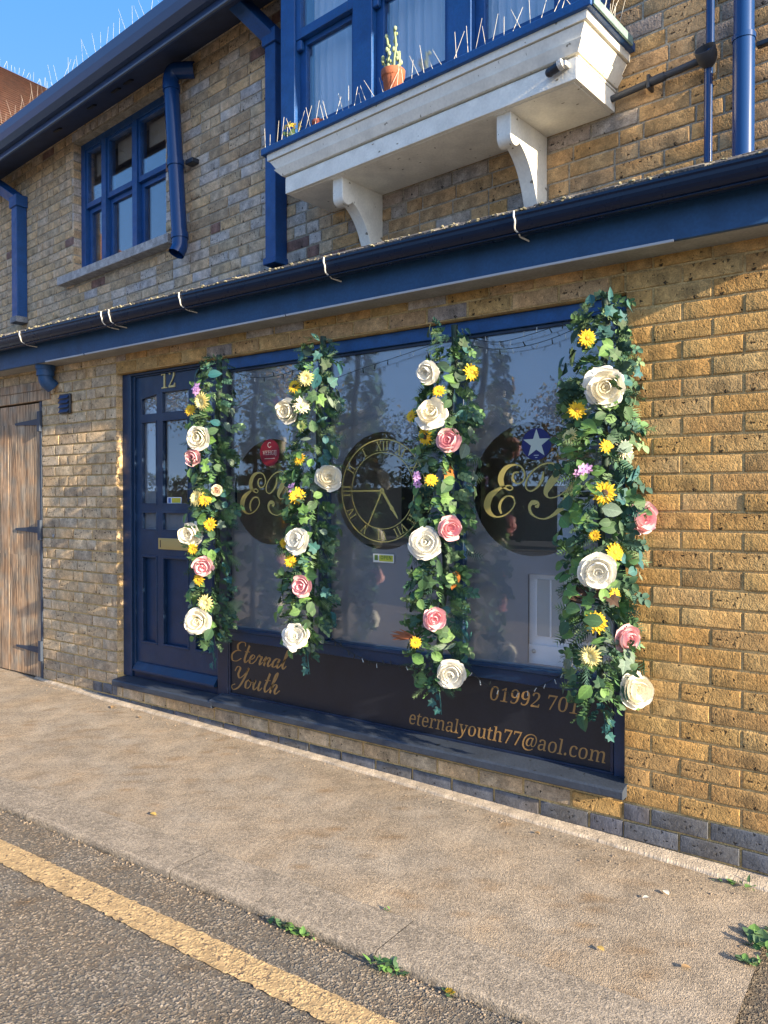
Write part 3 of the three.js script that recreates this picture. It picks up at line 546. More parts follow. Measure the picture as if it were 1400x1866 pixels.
{
  const sw = group('shop_window', building);
  mesh('top_rail', box(-2.41, 0.0, 2.197, 2.262, -0.13, ZF, .004), M.blue, sw);
  mesh('top_bead', box(-2.41, 0.0, 2.18, 2.1965, -0.12, ZF - .018, .003), M.navy, sw);
  mesh('left_post', box(-2.50, -2.411, 0.2, 2.262, -0.13, ZF + .004, .005), M.navy, sw);
  mesh('right_post', box(-0.062, -0.0005, 0.24, 2.1965, -0.13, ZF, .005), M.blueDoor, sw);
  mesh('mullion', box(-1.70, -1.632, 0.655, 2.18, -0.12, ZF, .005), M.blueDoor, sw);
  mesh('mullion', box(-0.842, -0.79, 0.655, 2.18, -0.12, ZF, .005), M.blueDoor, sw);
  mesh('bottom_rail', merge([box(-2.41, -0.063, 0.575, 0.632, -0.13, ZF - .002, .004), box(-2.41, -0.063, 0.6325, 0.655, -0.13, ZF + .012, .005)]), M.blueDoor, sw);
  mesh('stall_riser', box(-2.41, -0.063, 0.24, 0.575, -0.13, ZF - .01, .001), M.riser, sw);
  mesh('riser_bead', merge([box(-2.41, -.063, .24, .258, ZF - .0095, ZF, .003), box(-2.41, -2.396, .258, .575, ZF - .0095, ZF - .001, .003), box(-.077, -.063, .258, .575, ZF - .0095, ZF - .001, .003)]), M.navy, sw);
  mesh('window_sill', (() => { const s = shapeOf([[-.13, .19], [.052, .19], [.058, .196], [.058, .222], [.05, .23], [-.045, .2475], [-.13, .2475]]); const g = extrude(s, 2.47); g.rotateY(-Math.PI / 2); g.translate(0.012, 0, 0); return g; })(), M.sillPaint, sw);
  // panes and frosted film with round clear openings
  const panes = [[-2.41, -1.70, -2.08], [-1.632, -0.842, -1.285], [-0.79, -0.062, -0.45]];
  panes.forEach(([a, b, cx], i) => {
    const pane = mesh('pane', box(a, b, 0.655, 2.18, ZG - .003, ZG + .003, 0), M.glass, sw);
    const s = shapeOf([[a, .655], [b, .655], [b, 2.18], [a, 2.18]]), h = new THREE.Path(); h.absarc(cx, 1.462, 0.305, 0, Math.PI * 2, true); s.holes.push(h);
    if (i === 2) { const q = new THREE.Path(); q.moveTo(-.47, .67); q.lineTo(-.47, 1.075); q.lineTo(-.075, 1.075); q.lineTo(-.075, .67); q.closePath(); s.holes.push(q); }
    const fg = new THREE.ShapeGeometry(s, 48); fg.translate(0, 0, ZG - .006); mesh('frosted_film', uvm(fg), M.film, sw);
  });
  // gilt lettering on the stall riser
  const zl = ZF - .0088;
  mesh('lettering', merge([script('Eternal', -2.405, .452, .072, .054, zl), script('Youth', -2.40, .30, .078, .058, zl)]), M.letter, sw);
  mesh('lettering', fit(text('01992 701', .1, font, .001, .18), -0.65, -0.225, 0.478, zl - .0006), M.letter, sw);
  mesh('lettering', fit(text('eternalyouth77@aol.com', .1, font, .001, .2), -1.105, -0.10, 0.288, zl - .0006, 1.08), M.letter, sw);
  // EY monograms
  const Epts = [[555, 655, 16], [500, 665, 22], [485, 730, 30], [530, 785, 18], [600, 760, 16], [622, 680, 22], [580, 595, 18], [500, 572, 22], [400, 610, 55], [345, 710, 72], [355, 790, 62], [400, 835, 26], [455, 860, 14], [485, 838, 14], [455, 808, 14], [380, 820, 18], [300, 860, 45], [215, 930, 80], [180, 1030, 88], [205, 1110, 60], [280, 1165, 20], [370, 1155, 16], [460, 1095, 16], [508, 1010, 18], [480, 935, 18], [410, 930, 20], [350, 985, 30], [330, 1060, 34], [352, 1130, 22]];
  const Ypts = [[835, 655, 14], [820, 745, 34], [760, 835, 22], [690, 872, 16], [640, 840, 16], [645, 750, 20], [720, 645, 18], [830, 575, 18], [930, 568, 20], [990, 610, 45], [975, 700, 78], [905, 800, 85], [862, 890, 55], [890, 945, 16], [970, 940, 14], [1080, 870, 16], [1180, 750, 20], [1225, 675, 14]];
  const Y2 = [[1215, 690, 20], [1165, 790, 78], [1110, 920, 88], [1040, 1050, 66], [940, 1140, 34], [850, 1182, 16], [760, 1168, 16], [695, 1115, 30], [680, 1045, 36], [715, 1000, 50], [765, 1015, 56], [760, 1060, 40]];
  const place = (cx) => p => [cx + (p[0] - 690) * .000432, 1.452 - (p[1] - 875) * .000403, p[2] * .00041];
  for (const cx of [-0.455, -2.09]) mesh('monogram', merge([Epts, Ypts, Y2].map((s, i) => ribbon(s.map(place(cx)), null, ZG + .0042 + i * .0003, 8))), M.gold, sw);
  // clock drawn on the middle pane, seen from behind so that it runs backwards
  const cx = -1.285, cy = 1.462, cz = ZG + .0042, ck = [];
  const ring = (r0, r1, z) => uvm(new THREE.RingGeometry(r0, r1, 72).translate(cx, cy, z));
  ck.push(ring(.262, .2675, cz), ring(.196, .2, cz));
  ['XII', 'XI', 'X', 'IX', 'VIII', 'VII', 'VI', 'V', 'IV', 'III', 'II', 'I'].forEach((s, i) => { const g = text(s, .045, font, .0004); g.center(); g.scale(.95, 1.05, 1); const a = -i * Math.PI / 6; g.rotateZ(a); g.translate(cx - Math.sin(a) * .231, cy + Math.cos(a) * .231, cz); ck.push(uvm(g)); });
  const hand = (dx, dy, w0, w1) => ribbon([[cx, cy, w0], [cx + dx * .5, cy + dy * .5, (w0 + w1) * .6], [cx + dx * .8, cy + dy * .8, w1 * 1.3], [cx + dx, cy + dy, w1 * .3]], null, cz + .0004, 6);
  ck.push(hand(-.245, .0, .008, .005), hand(.1, -.145, .014, .01), hand(-.1, -.2, .007, .004), uvm(new THREE.RingGeometry(.006, .014, 20).translate(cx, cy, cz + .0008)), uvm(new THREE.RingGeometry(.006, .012, 16).translate(cx + .062, cy - .09, cz + .0008)));
  mesh('clock_face', merge(ck), M.gold, sw);
  // stickers on the glass
  const flat = c => std({ color: rgb(...c), roughness: .55 });
  const st = group('star_sticker', sw); st.position.set(-0.427, 1.665, ZG + .0045);
  mesh('disc', uvm(new THREE.CircleGeometry(.072, 40)), flat([.012, .016, .12]), st);
  const sp = []; for (let i = 0; i < 10; i++) { const a = Math.PI / 2 + i * Math.PI / 5, r = i % 2 ? .027 : .068; sp.push([Math.cos(a) * r, Math.sin(a) * r + .002]); } mesh('star', uvm(new THREE.ShapeGeometry(shapeOf(sp)).translate(0, 0, .0006)), flat([.55, .6, .5]), st);
  mesh('small_print', merge([box(-.012, .012, -.052, -.049, .0006, .001, 0), box(-.005, .005, -.062, -.059, .0006, .001, 0)]), flat([.5, .55, .6]), st);
  const rs = group('red_sticker', sw); rs.position.set(-2.085, 1.688, ZG + .0045);
  mesh('disc', uvm(new THREE.CircleGeometry(.078, 40)), flat([.22, .008, .02]), rs);
  mesh('print', merge([fit(text('VEHGIJ', .03, font, .0003), -.055, .055, -.012, .0006, 1.1), uvm(new THREE.RingGeometry(.012, .016, 20, 1, .8, 5).translate(0, .045, .0006)), box(-.04, .04, -.035, -.032, .0006, .0009, 0)]), flat([.62, .5, .42]), rs);
  const ys = group('yellow_sticker', sw); ys.position.set(-1.275, 1.113, ZG + .0045);
  mesh('card', box(-.066, .066, -.022, .022, 0, .0004, 0), flat([.65, .66, .62]), ys); mesh('print', merge([box(-.028, .06, -.016, .016, .0006, .0009, 0)]), flat([.5, .5, .05]), ys); mesh('print', merge([box(-.058, -.036, -.012, .016, .0006, .0009, 0), fit(text('OPEN', .02, sansB, .0002), -.018, .05, -.006, .0011, 1.0)]), flat([.12, .2, .04]), ys);
}
lap('window');
{ // the door
  const d = group('shop_door', building);
  mesh('door_frame', merge([box(XL + .002, -3.348, .228, 2.262, -.13, ZF, .005), box(-3.348, -2.5005, 2.246, 2.262, -.13, ZF, .005), box(-3.348, -3.332, .228, 2.246, -.13, ZF - .018, .003), box(-3.332, -2.5005, 2.236, 2.246, -.13, ZF - .018, .003)]), M.blueDoor, d);
  const z0 = -.12, z1 = -.082, xa = -3.33, xb = -2.515, cols = [[-3.275, -3.115], [-3.062, -2.80], [-2.748, -2.575]], rows = [[1.215, 1.34], [1.385, 1.94]];
  const hs = shapeOf([[xa, .27], [xb, .27], [xb, 2.234], [xa, 2.234]]);
  const hole = (x0, x1, y0, y1, arch) => { const p = new THREE.Path(); p.moveTo(x0, y0); p.lineTo(x0, y1 + (arch ? arch[0] : 0)); p.lineTo(x1, y1 + (arch ? arch[1] : 0)); p.lineTo(x1, y0); p.closePath(); hs.holes.push(p); };
  const arcs = [[-.015, .008], [.014, .014], [.008, -.015]], pans = [];
  cols.forEach(([a, b], i) => { rows.forEach(([y0, y1]) => { hole(a, b, y0, y1); pans.push([a, b, y0, y1]); }); hole(a, b, 1.985, 2.105, arcs[i]); pans.push([a, b, 1.985, 2.12]); });
  cols.forEach(([a, b]) => hole(a, b, .46, 1.05));
  const lg = extrude(hs, z1 - z0 - .004, .002); lg.translate(0, 0, z0 + .002); mesh('door_leaf', lg, M.blueDoor, d);
  pans.forEach(([a, b, y0, y1]) => mesh('pane', box(a, b, y0, y1, -.104, -.099, 0), M.glass, d));
  pans.forEach(([a, b, y0, y1], i) => { if (i % 3 !== 1 || a < -3.1) { const f = new THREE.PlaneGeometry(b - a, y1 - y0); f.translate((a + b) / 2, (y0 + y1) / 2, -.107); mesh('frosted_film', uvm(f), M.film, d); } });
  pans.forEach(([a, b, y0, y1]) => { if (y1 < 2.1) mesh('glazing_bead', merge([box(a, b, y0, y0 + .01, -.0985, z1 + .004, .002), box(a, b, y1 - .01, y1, -.0985, z1 + .004, .002), box(a, a + .01, y0 + .01, y1 - .01, -.0985, z1 + .003, .002), box(b - .01, b, y0 + .01, y1 - .01, -.0985, z1 + .003, .002)]), M.blueDoor, d); });
  cols.forEach(([a, b]) => { mesh('panel', box(a, b, .46, 1.05, -.115, -.108, .001), M.blueDoor, d); mesh('panel_moulding', merge([box(a, b, .46, .476, -.1075, z1 + .006, .004), box(a, b, 1.034, 1.05, -.1075, z1 + .006, .004), box(a, a + .014, .476, 1.034, -.1075, z1 + .005, .004), box(b - .014, b, .476, 1.034, -.1075, z1 + .005, .004)]), M.blueDoor, d); });
  mesh('weather_board', (() => { const g = extrude(shapeOf([[-.082, .275], [-.035, .275], [-.035, .287], [-.07, .33], [-.082, .33]]), .80); g.rotateY(-Math.PI / 2); g.translate(-2.52, 0, 0); return g; })(), M.blueDoor, d);
  mesh('threshold', box(-3.33, -2.5005, .228, .268, -.13, -.06, .004), M.navy, d);
  mesh('door_sill', (() => { const g = extrude(shapeOf([[-.13, .178], [.055, .178], [.06, .185], [.06, .212], [.052, .22], [-.04, .2275], [-.13, .2275]]), .97); g.rotateY(-Math.PI / 2); g.translate(-2.44, 0, 0); return g; })(), M.sillPaint, d);
  const lb = group('letterbox', d); mesh('plate', box(-3.095, -2.80, 1.095, 1.168, z1, z1 + .008, .003), M.brass, lb); mesh('flap', box(-3.062, -2.83, 1.11, 1.153, z1 + .009, z1 + .013, .003), M.brass, lb); mesh('slot', box(-3.075, -3.066, 1.108, 1.155, z1 + .0082, z1 + .0095, 0), M.black, lb);
  mesh('door_number', fit(text('12', .09, font, .006), -3.062, -2.925, 2.142, z1, 1.12), M.brass, d);
  const sk = group('sticker', d); mesh('card', box(-3.03, -2.89, 1.393, 1.435, -.0985, -.0981, 0), std({ color: rgb(.66, .7, .75), roughness: .5 }), sk); mesh('print', box(-2.985, -2.897, 1.398, 1.43, -.0979, -.0976, 0), std({ color: rgb(.6, .5, .03), roughness: .5 }), sk); mesh('print', box(-3.02, -2.995, 1.398, 1.43, -.0979, -.0976, 0), std({ color: rgb(.05, .12, .35), roughness: .5 }), sk);
}
lap('door');
{ // timber gate at the far left
  const g = group('wooden_gate', building); g.position.z = .024; let x = -4.375;
  const ws = [.085, .118, .125, .12, .128, .115, .122, .118]; const yb = gy(-4.6) + .012;
  ws.forEach((w, i) => { const b = mesh('board', box(x - w + .004, x - .001, yb, 2.142, -.055, -.03 + rr(-.0015, .0015), .004), M.wood[i % 5], g); x -= w; });
  mesh('back_ledge', box(-5.34, -4.36, .1, 2.1, -.08, -.0555, .002), M.wood[3], g);
  mesh('frame_edge', box(-4.372, -4.346, yb, 2.15, -.09, -.022, .003), M.iron, g);
  mesh('lintel_plank', box(-5.35, -4.22, 2.155, 2.232, -.07, -.018, .004), M.wood[1], g); mesh('lintel_plank', box(-5.35, -4.20, 2.234, 2.298, -.07, -.015, .004), M.wood[3], g);
  for (const y of [2.0, 1.195, .295]) { const h = group('strap_hinge', g); const s = extrude(shapeOf([[-4.715, y - .008], [-4.36, y - .026], [-4.36, y + .026], [-4.715, y + .008]]), .006); s.translate(0, 0, -.0285); mesh('strap', s, M.iron, h); mesh('hinge_plate', box(-4.368, -4.332, y - .075, y + .075, -.021, .002, .003), M.iron, h); mesh('knuckle', uvm(new THREE.CylinderGeometry(.011, .011, .06, 12).translate(-4.362, y, -.014)), M.iron, h); }
  mesh('back_wall', box(-5.4, -4.3, 0, 2.4, -.3, -.2, 0), M.mortar, building);
}
{ // ventilation grille on the pier
  const v = group('wall_vent', building); mesh('housing', box(-4.08, -3.945, 2.035, 2.175, 0.004, .022, .006), M.blackPlastic, v);
  for (let i = 0; i < 4; i++) { const l = mesh('louvre', box(-.056, .056, -.016, .016, -.002, .002, .001), M.gutterUp, v); l.position.set(-4.0125, 2.055 + i * .033, .028); l.rotation.x = -.6; }
}
mesh('spare_wall_plug', uvm(new THREE.SphereGeometry(.014, 10, 8).scale(1, 1, .5).translate(-4.19, 1.155, .004)), M.lead, building);
// closed room behind the shop front
mesh('shop_room', merge([box(-3.6, 0.3, -.1, .19, -2.1, -.29, 0), box(-3.6, .3, 2.5, 2.6, -2.1, -.29, 0), box(-3.7, -3.6, -.1, 2.6, -2.1, -.29, 0), box(.3, .4, -.1, 2.6, -2.1, -.29, 0), box(-3.7, .4, -.1, 2.6, -2.2, -2.1, 0)]), std({ color: rgb(.75, .63, .5), roughness: .9 }), building);
lap('building');
// ------------------------------------------------------------------ garlands
const vcol = (g, c) => { const n = g.attributes.position.count, a = new Float32Array(n * 3); for (let i = 0; i < n; i++) { a[i * 3] = c[0]; a[i * 3 + 1] = c[1]; a[i * 3 + 2] = c[2]; } g.setAttribute('color', new THREE.BufferAttribute(a, 3)); return g; };
function grid(nu, nv, f) { // parametric sheet, u across (-1..1), v along (0..1)
  const P = [], U = [], I = [];
  for (let j = 0; j <= nv; j++) for (let i = 0; i <= nu; i++) { const u = -1 + 2 * i / nu, v = j / nv; P.push(...f(u, v)); U.push(u * .5 + .5, v); }
  for (let j = 0; j < nv; j++) for (let i = 0; i < nu; i++) { const a = j * (nu + 1) + i, b = a + nu + 1; I.push(a, a + 1, b, b, a + 1, b + 1); }
  const g = new THREE.BufferGeometry(); g.setAttribute('position', new THREE.Float32BufferAttribute(P, 3)); g.setAttribute('uv', new THREE.Float32BufferAttribute(U, 2)); g.setIndex(I); g.computeVertexNormals(); return g.toNonIndexed();
}
function whorl(count, R, prof, span, phase, ruffle) {
  const out = [], ox = R < .9 ? rr(-.09, .09) : 0, oy = R < .9 ? rr(-.09, .09) : 0;
  for (let k = 0; k < count; k++) {
    const p0 = phase + k * 2 * Math.PI / count + rr(-.22, .22), s = rr(.86, 1.1), w0 = rr(0, 6), tilt = rr(-.04, .06);
    out.push(grid(6, 5, (u, v) => {
      const [r, h] = prof(v), wd = span * (0.45 + 0.55 * Math.sin(Math.min(1, v * 1.15) * Math.PI * .62)) * (1 - .32 * Math.pow(v, 5) * u * u), a = p0 + u * wd;
      const edge = (Math.abs(u) > .6 || v > .8 ? 1 : .2) * ruffle * Math.sin(w0 + u * 4 + v * 5), drop = -.1 * Math.pow(Math.abs(u), 3) * v, rad = (r + .05 * u * tilt * 8 + edge) * R * s;
      return [Math.cos(a) * rad + ox * v, Math.sin(a) * rad + oy * v, (h + drop + edge * .6 + tilt * v) * R * s];
    }));
  }
  return out;
}
function roseGeo(full, loose = 0) {
  const o = [...whorl(5, 1.02, v => [.12 + .92 * Math.sin(v * 1.35), .0 + (.34 - .2 * loose) * v * v - .1 * Math.pow(v, 6)], .86 - .14 * loose, rr(0, 6), .02 + .03 * loose),
    ...whorl(5, .98, v => [.1 + .86 * Math.sin(v * 1.5), .04 + (.62 - .2 * loose) * Math.pow(v, 1.7) - .08 * Math.pow(v, 7)], .86 - .1 * loose, rr(0, 6), .022 + .025 * loose)];
  const i = [...whorl(4, .92, v => [.08 + .78 * Math.sin(v * 1.75), .08 + .82 * Math.pow(v, 1.6) - .05 * Math.pow(v, 7)], .98, rr(0, 6), .022)];
  const h = [...whorl(4, .78, v => [.06 + .66 * Math.sin(v * 2.0), .14 + .92 * Math.pow(v, 1.35)], 1.0, rr(0, 6), .03), ...whorl(4, .55, v => [.05 + .5 * Math.sin(v * 2.2), .25 + 1.05 * v], 1.05, rr(0, 6), .035), ...whorl(3, .34, v => [.04 + .4 * Math.sin(v * 2.4), .4 + 1.35 * v], 1.25, rr(0, 6), .04)];
  return { outer: merge([...o, ...(full ? [] : i)]), heart: merge([...(full ? i : []), ...h]) };
}
function daisyGeo(n, w, rings) {
  const out = [];
  for (let r = 0; r < rings; r++) for (let k = 0; k < n; k++) {
    const a = (k + r * .5) * 2 * Math.PI / n + rr(-.06, .06), L = (1 - r * .18) * rr(.9, 1.06), lift = .12 + r * .16 + rr(-.06, .08), tw = rr(-.3, .3);
    out.push(grid(2, 3, (u, v) => { const ww = w * Math.sin(Math.pow(v, .7) * 2.65 + .25), x = .16 + v * (L - .16), y = u * ww, z = lift * v - .18 * v * v + .05 * u * u + tw * u * .05; return [Math.cos(a) * x - Math.sin(a) * y, Math.sin(a) * x + Math.cos(a) * y, z]; }));
  }
  return merge(out);
}
const disc = (r, h) => { const g = new THREE.SphereGeometry(r, 12, 6, 0, Math.PI * 2, 0, Math.PI / 2); g.rotateX(Math.PI / 2); g.scale(1, 1, h / r); g.translate(0, 0, .03); return g.toNonIndexed(); };
const petal = c => phy({ color: rgb(...c), map: T.petal, roughness: .85, transmission: .22, thickness: 0 });
const FM = { white: petal([.9, .88, .80]), whiteHeart: petal([.9, .85, .7]), pink: petal([.88, .55, .57]), pinkHeart: petal([.85, .45, .49]), yellow: petal([.85, .55, .02]), cream: petal([.86, .76, .34]), creamEdge: petal([.88, .83, .62]), lilac: petal([.62, .34, .62]), green: petal([.42, .5, .18]), peach: petal([.8, .55, .38]), orange: petal([.66, .22, .03]), rust: petal([.34, .11, .04]), brown: petal([.06, .028, .012]), amber: petal([.62, .3, .02]) };
const RG = [roseGeo(true), roseGeo(true, 1), roseGeo(true), roseGeo(true, 1), roseGeo(true, .5)], PG = [roseGeo(false), roseGeo(false)], DGo = [daisyGeo(14, .13, 2), daisyGeo(13, .14, 2)], CGo = [daisyGeo(18, .1, 3), daisyGeo(16, .11, 3)], LGo = [daisyGeo(6, .3, 1), daisyGeo(5, .34, 1)];
// leaves, 1 long along +y, facing +z
const leafG = {
  oval: [0, 1, 2].map(() => { const b = rr(.1, .3), f = rr(.1, .25); return grid(4, 5, (u, v) => { const w = .36 * Math.pow(Math.sin(Math.PI * Math.pow(v, .85)), .75); return [u * w, v, f * Math.abs(u) * w - b * v * v + .06]; }); }),
  lance: [0, 1].map(() => { const b = rr(.15, .4), f = rr(.3, .6); return grid(2, 5, (u, v) => { const w = .15 * Math.sin(Math.PI * Math.pow(v, .8)); return [u * w, v, f * Math.abs(u) * w - b * v * v]; }); }),
  ivy: [0, 1].map(() => { const b = rr(.05, .25); const pts = [[0, 0], [.2, -.1], [.5, .05], [.36, .3], [.52, .55], [.22, .6], [0, 1]], P = [], U = []; const all = [...pts, ...pts.slice(1, -1).reverse().map(([x, y]) => [-x, y])], C = [0, .38, .1];
    for (let i = 0; i < all.length; i++) { const a = all[i], c = all[(i + 1) % all.length]; const zz = p => .22 * Math.abs(p[0]) - b * p[1] * p[1]; P.push(...[0, .36, .02], a[0], a[1], zz(a), c[0], c[1], zz(c)); U.push(.5, .4, a[0] + .5, a[1], c[0] + .5, c[1]); }
    const g = new THREE.BufferGeometry(); g.setAttribute('position', new THREE.Float32BufferAttribute(P, 3)); g.setAttribute('uv', new THREE.Float32BufferAttribute(U, 2)); g.computeVertexNormals(); return g; }),
};
const leafTex = dataTex(256, (x, y) => { const vein = Math.max(0, 1 - Math.abs(x - .5) * 26) * .25 + Math.max(0, 1 - Math.abs(((y * 5 - Math.abs(x - .5) * 3.2) % 1 + 1) % 1 - .5) * 9) * .1; return .8 + vein + .12 * (n32(x, y) - .5); }, true);
const leafMat = (c, t = .22) => phy({ color: rgb(...c), map: leafTex, roughness: .68, transmission: t, thickness: 0 });
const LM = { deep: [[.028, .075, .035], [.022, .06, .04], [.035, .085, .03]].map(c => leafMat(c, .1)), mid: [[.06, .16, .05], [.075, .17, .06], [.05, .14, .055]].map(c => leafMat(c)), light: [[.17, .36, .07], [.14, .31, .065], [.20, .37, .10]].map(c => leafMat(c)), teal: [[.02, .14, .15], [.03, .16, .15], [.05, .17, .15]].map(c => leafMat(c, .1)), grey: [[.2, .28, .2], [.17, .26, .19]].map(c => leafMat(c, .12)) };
const foliageM = std({ color: 0xffffff, vertexColors: true, roughness: .75 });
const bit = new THREE.Matrix4();
function orient(o, n, spin) { o.quaternion.setFromUnitVectors(V(0, 0, 1), n.clone().normalize()); o.rotateZ(spin); }
function sprig(type) { // thin pieces for the mass of greenery, origin at the stem end, growing along +y
  const out = [];
  if (type === 0) { // fir
    for (let k = 0; k < 16; k++) { const y = .12 + k * .055, s = k % 2 ? 1 : -1, a = rr(.4, .8), L = rr(.3, .42) * (1 - k * .028), tz = rr(-.6, .6); const g = new THREE.BufferGeometry(); const d = V(Math.sin(a) * s, Math.cos(a), tz).normalize(), e = V(0, 0, 1).cross(d).normalize().multiplyScalar(.024); const p = V(0, y, 0), q = p.clone().addScaledVector(d, L); g.setAttribute('position', new THREE.Float32BufferAttribute([...p.clone().add(e).toArray(), ...p.clone().sub(e).toArray(), ...q.toArray()], 3)); g.computeVertexNormals(); out.push(g); }
  } else if (type === 1) { // fine fern
    for (let k = 0; k < 9; k++) for (const s of [-1, 1]) { const y = .1 + k * .1, L = .34 * Math.sin(Math.PI * (k + 1.5) / 11), z = rr(-.06, .06); const g = new THREE.BufferGeometry(); g.setAttribute('position', new THREE.Float32BufferAttribute([0, y - .03, 0, 0, y + .035, 0, s * L, y + .16, z - L * .2], 3)); g.computeVertexNormals(); out.push(g); }
  } else { // sprig of little round leaves
    for (let k = 0; k < 7; k++) { const g = leafG.oval[k % 3].clone(); g.deleteAttribute('uv'); g.scale(.34, .34, .34); g.rotateZ((k % 2 ? 1 : -1) * rr(.5, 1.1)); g.rotateX(rr(-.5, .5)); g.translate(0, .12 + k * .12, 0); out.push(g); }
  }
  const m = merge(out.map(g => { g.deleteAttribute('uv'); return g; })); return m;
}
const SPR = [sprig(0), sprig(0), sprig(1), sprig(1), sprig(2), sprig(2)];
const right = V(.8127, 0, -.5827), back = V(.5827, 0, .8127);
const DATA = [
  { a: [-2.351, 2.228, .1], b: [-2.377, .56, .1], f: [['lilac', -2.377, 2.047, .225, .044], ['cream', -2.332, 1.969, .224, .053], ['yellow', -2.434, 1.934, .213, .035], ['white', -2.346, 1.766, .225, .062], ['pink', -2.394, 1.656, .224, .044], ['cream', -2.374, 1.434, .226, .053], ['yellow', -2.304, 1.424, .215, .04], ['bud', -2.244, 1.47, .179, .031], ['yellow', -2.281, 1.279, .204, .04], ['white', -2.425, 1.223, .219, .063], ['yellow', -2.401, 1.136, .224, .034], ['pink', -2.32, 1.042, .218, .053], ['yellow', -2.355, .966, .225, .037], ['cream', -2.312, .834, .214, .047], ['white', -2.356, .726, .224, .068]], label: 'flower garland hanging between the blue door and the window' },
  { a: [-1.561, 2.236, .1], b: [-1.655, .62, .1], f: [['cream', -1.542, 2.024, .229, .039], ['sun', -1.624, 1.996, .228, .036], ['cream', -1.562, 1.893, .231, .044], ['white', -1.677, 1.869, .22, .057], ['green', -1.573, 1.786, .232, .028], ['yellow', -1.584, 1.625, .232, .033], ['white', -1.463, 1.525, .14, .061], ['lilac', -1.638, 1.481, .231, .022], ['yellow', -1.596, 1.439, .232, .042], ['white', -1.595, 1.207, .229, .061], ['yellow', -1.708, 1.189, .214, .028], ['yellow', -1.641, 1.099, .233, .034], ['pink', -1.575, .981, .219, .05], ['white', -1.61, .721, .226, .062]], label: 'flower garland hanging just left of the gold clock' },
  { a: [-.771, 2.189, .1], b: [-.849, .54, .1], f: [['white', -.811, 1.978, .243, .049], ['yellow', -.646, 1.984, .119, .039], ['yellow', -.757, 1.896, .237, .029], ['white', -.793, 1.801, .243, .066], ['yellow', -.908, 1.794, .237, .03], ['sun', -.832, 1.691, .241, .039], ['pink', -.718, 1.675, .211, .049], ['lilac', -.87, 1.502, .232, .032], ['yellow', -.791, 1.505, .241, .029], ['pink', -.719, 1.285, .195, .049], ['white', -.819, 1.223, .243, .066], ['pink', -.777, .885, .225, .047], ['yellow', -.872, .769, .241, .027], ['white', -.731, .635, .173, .059]], label: 'flower garland with orange leaves, between clock and star sticker' },
  { a: [-.063, 2.215, .1], b: [-.074, .56, .1], f: [['yellow', -.072, 2.036, .255, .034], ['white', -.015, 1.842, .23, .072], ['yellow', -.116, 1.762, .253, .035], ['cream', -.159, 1.669, .23, .035], ['cream', .045, 1.611, .148, .039], ['yellow', -.003, 1.622, .218, .028], ['lilac', -.083, 1.531, .256, .034], ['sun', -.013, 1.439, .226, .045], ['pink', .077, 1.339, .048, .057], ['yellow', .023, 1.21, .183, .039], ['white', -.033, 1.134, .239, .064], ['yellow', .021, 1.049, .186, .024], ['sun', -.038, .942, .241, .043], ['pink', .047, .868, .127, .05], ['cream', -.06, .804, .251, .043], ['white', .057, .655, .059, .064], ['yellow', -.046, 1.275, .246, .023]], label: 'widest flower garland, over the jamb beside the bare brick wall' },
];
const NAMES = { white: 'white_rose', pink: 'pink_rose', yellow: 'yellow_daisy', cream: 'cream_daisy', sun: 'sunflower', lilac: 'lilac_flower', green: 'green_flower', bud: 'peach_bud' };
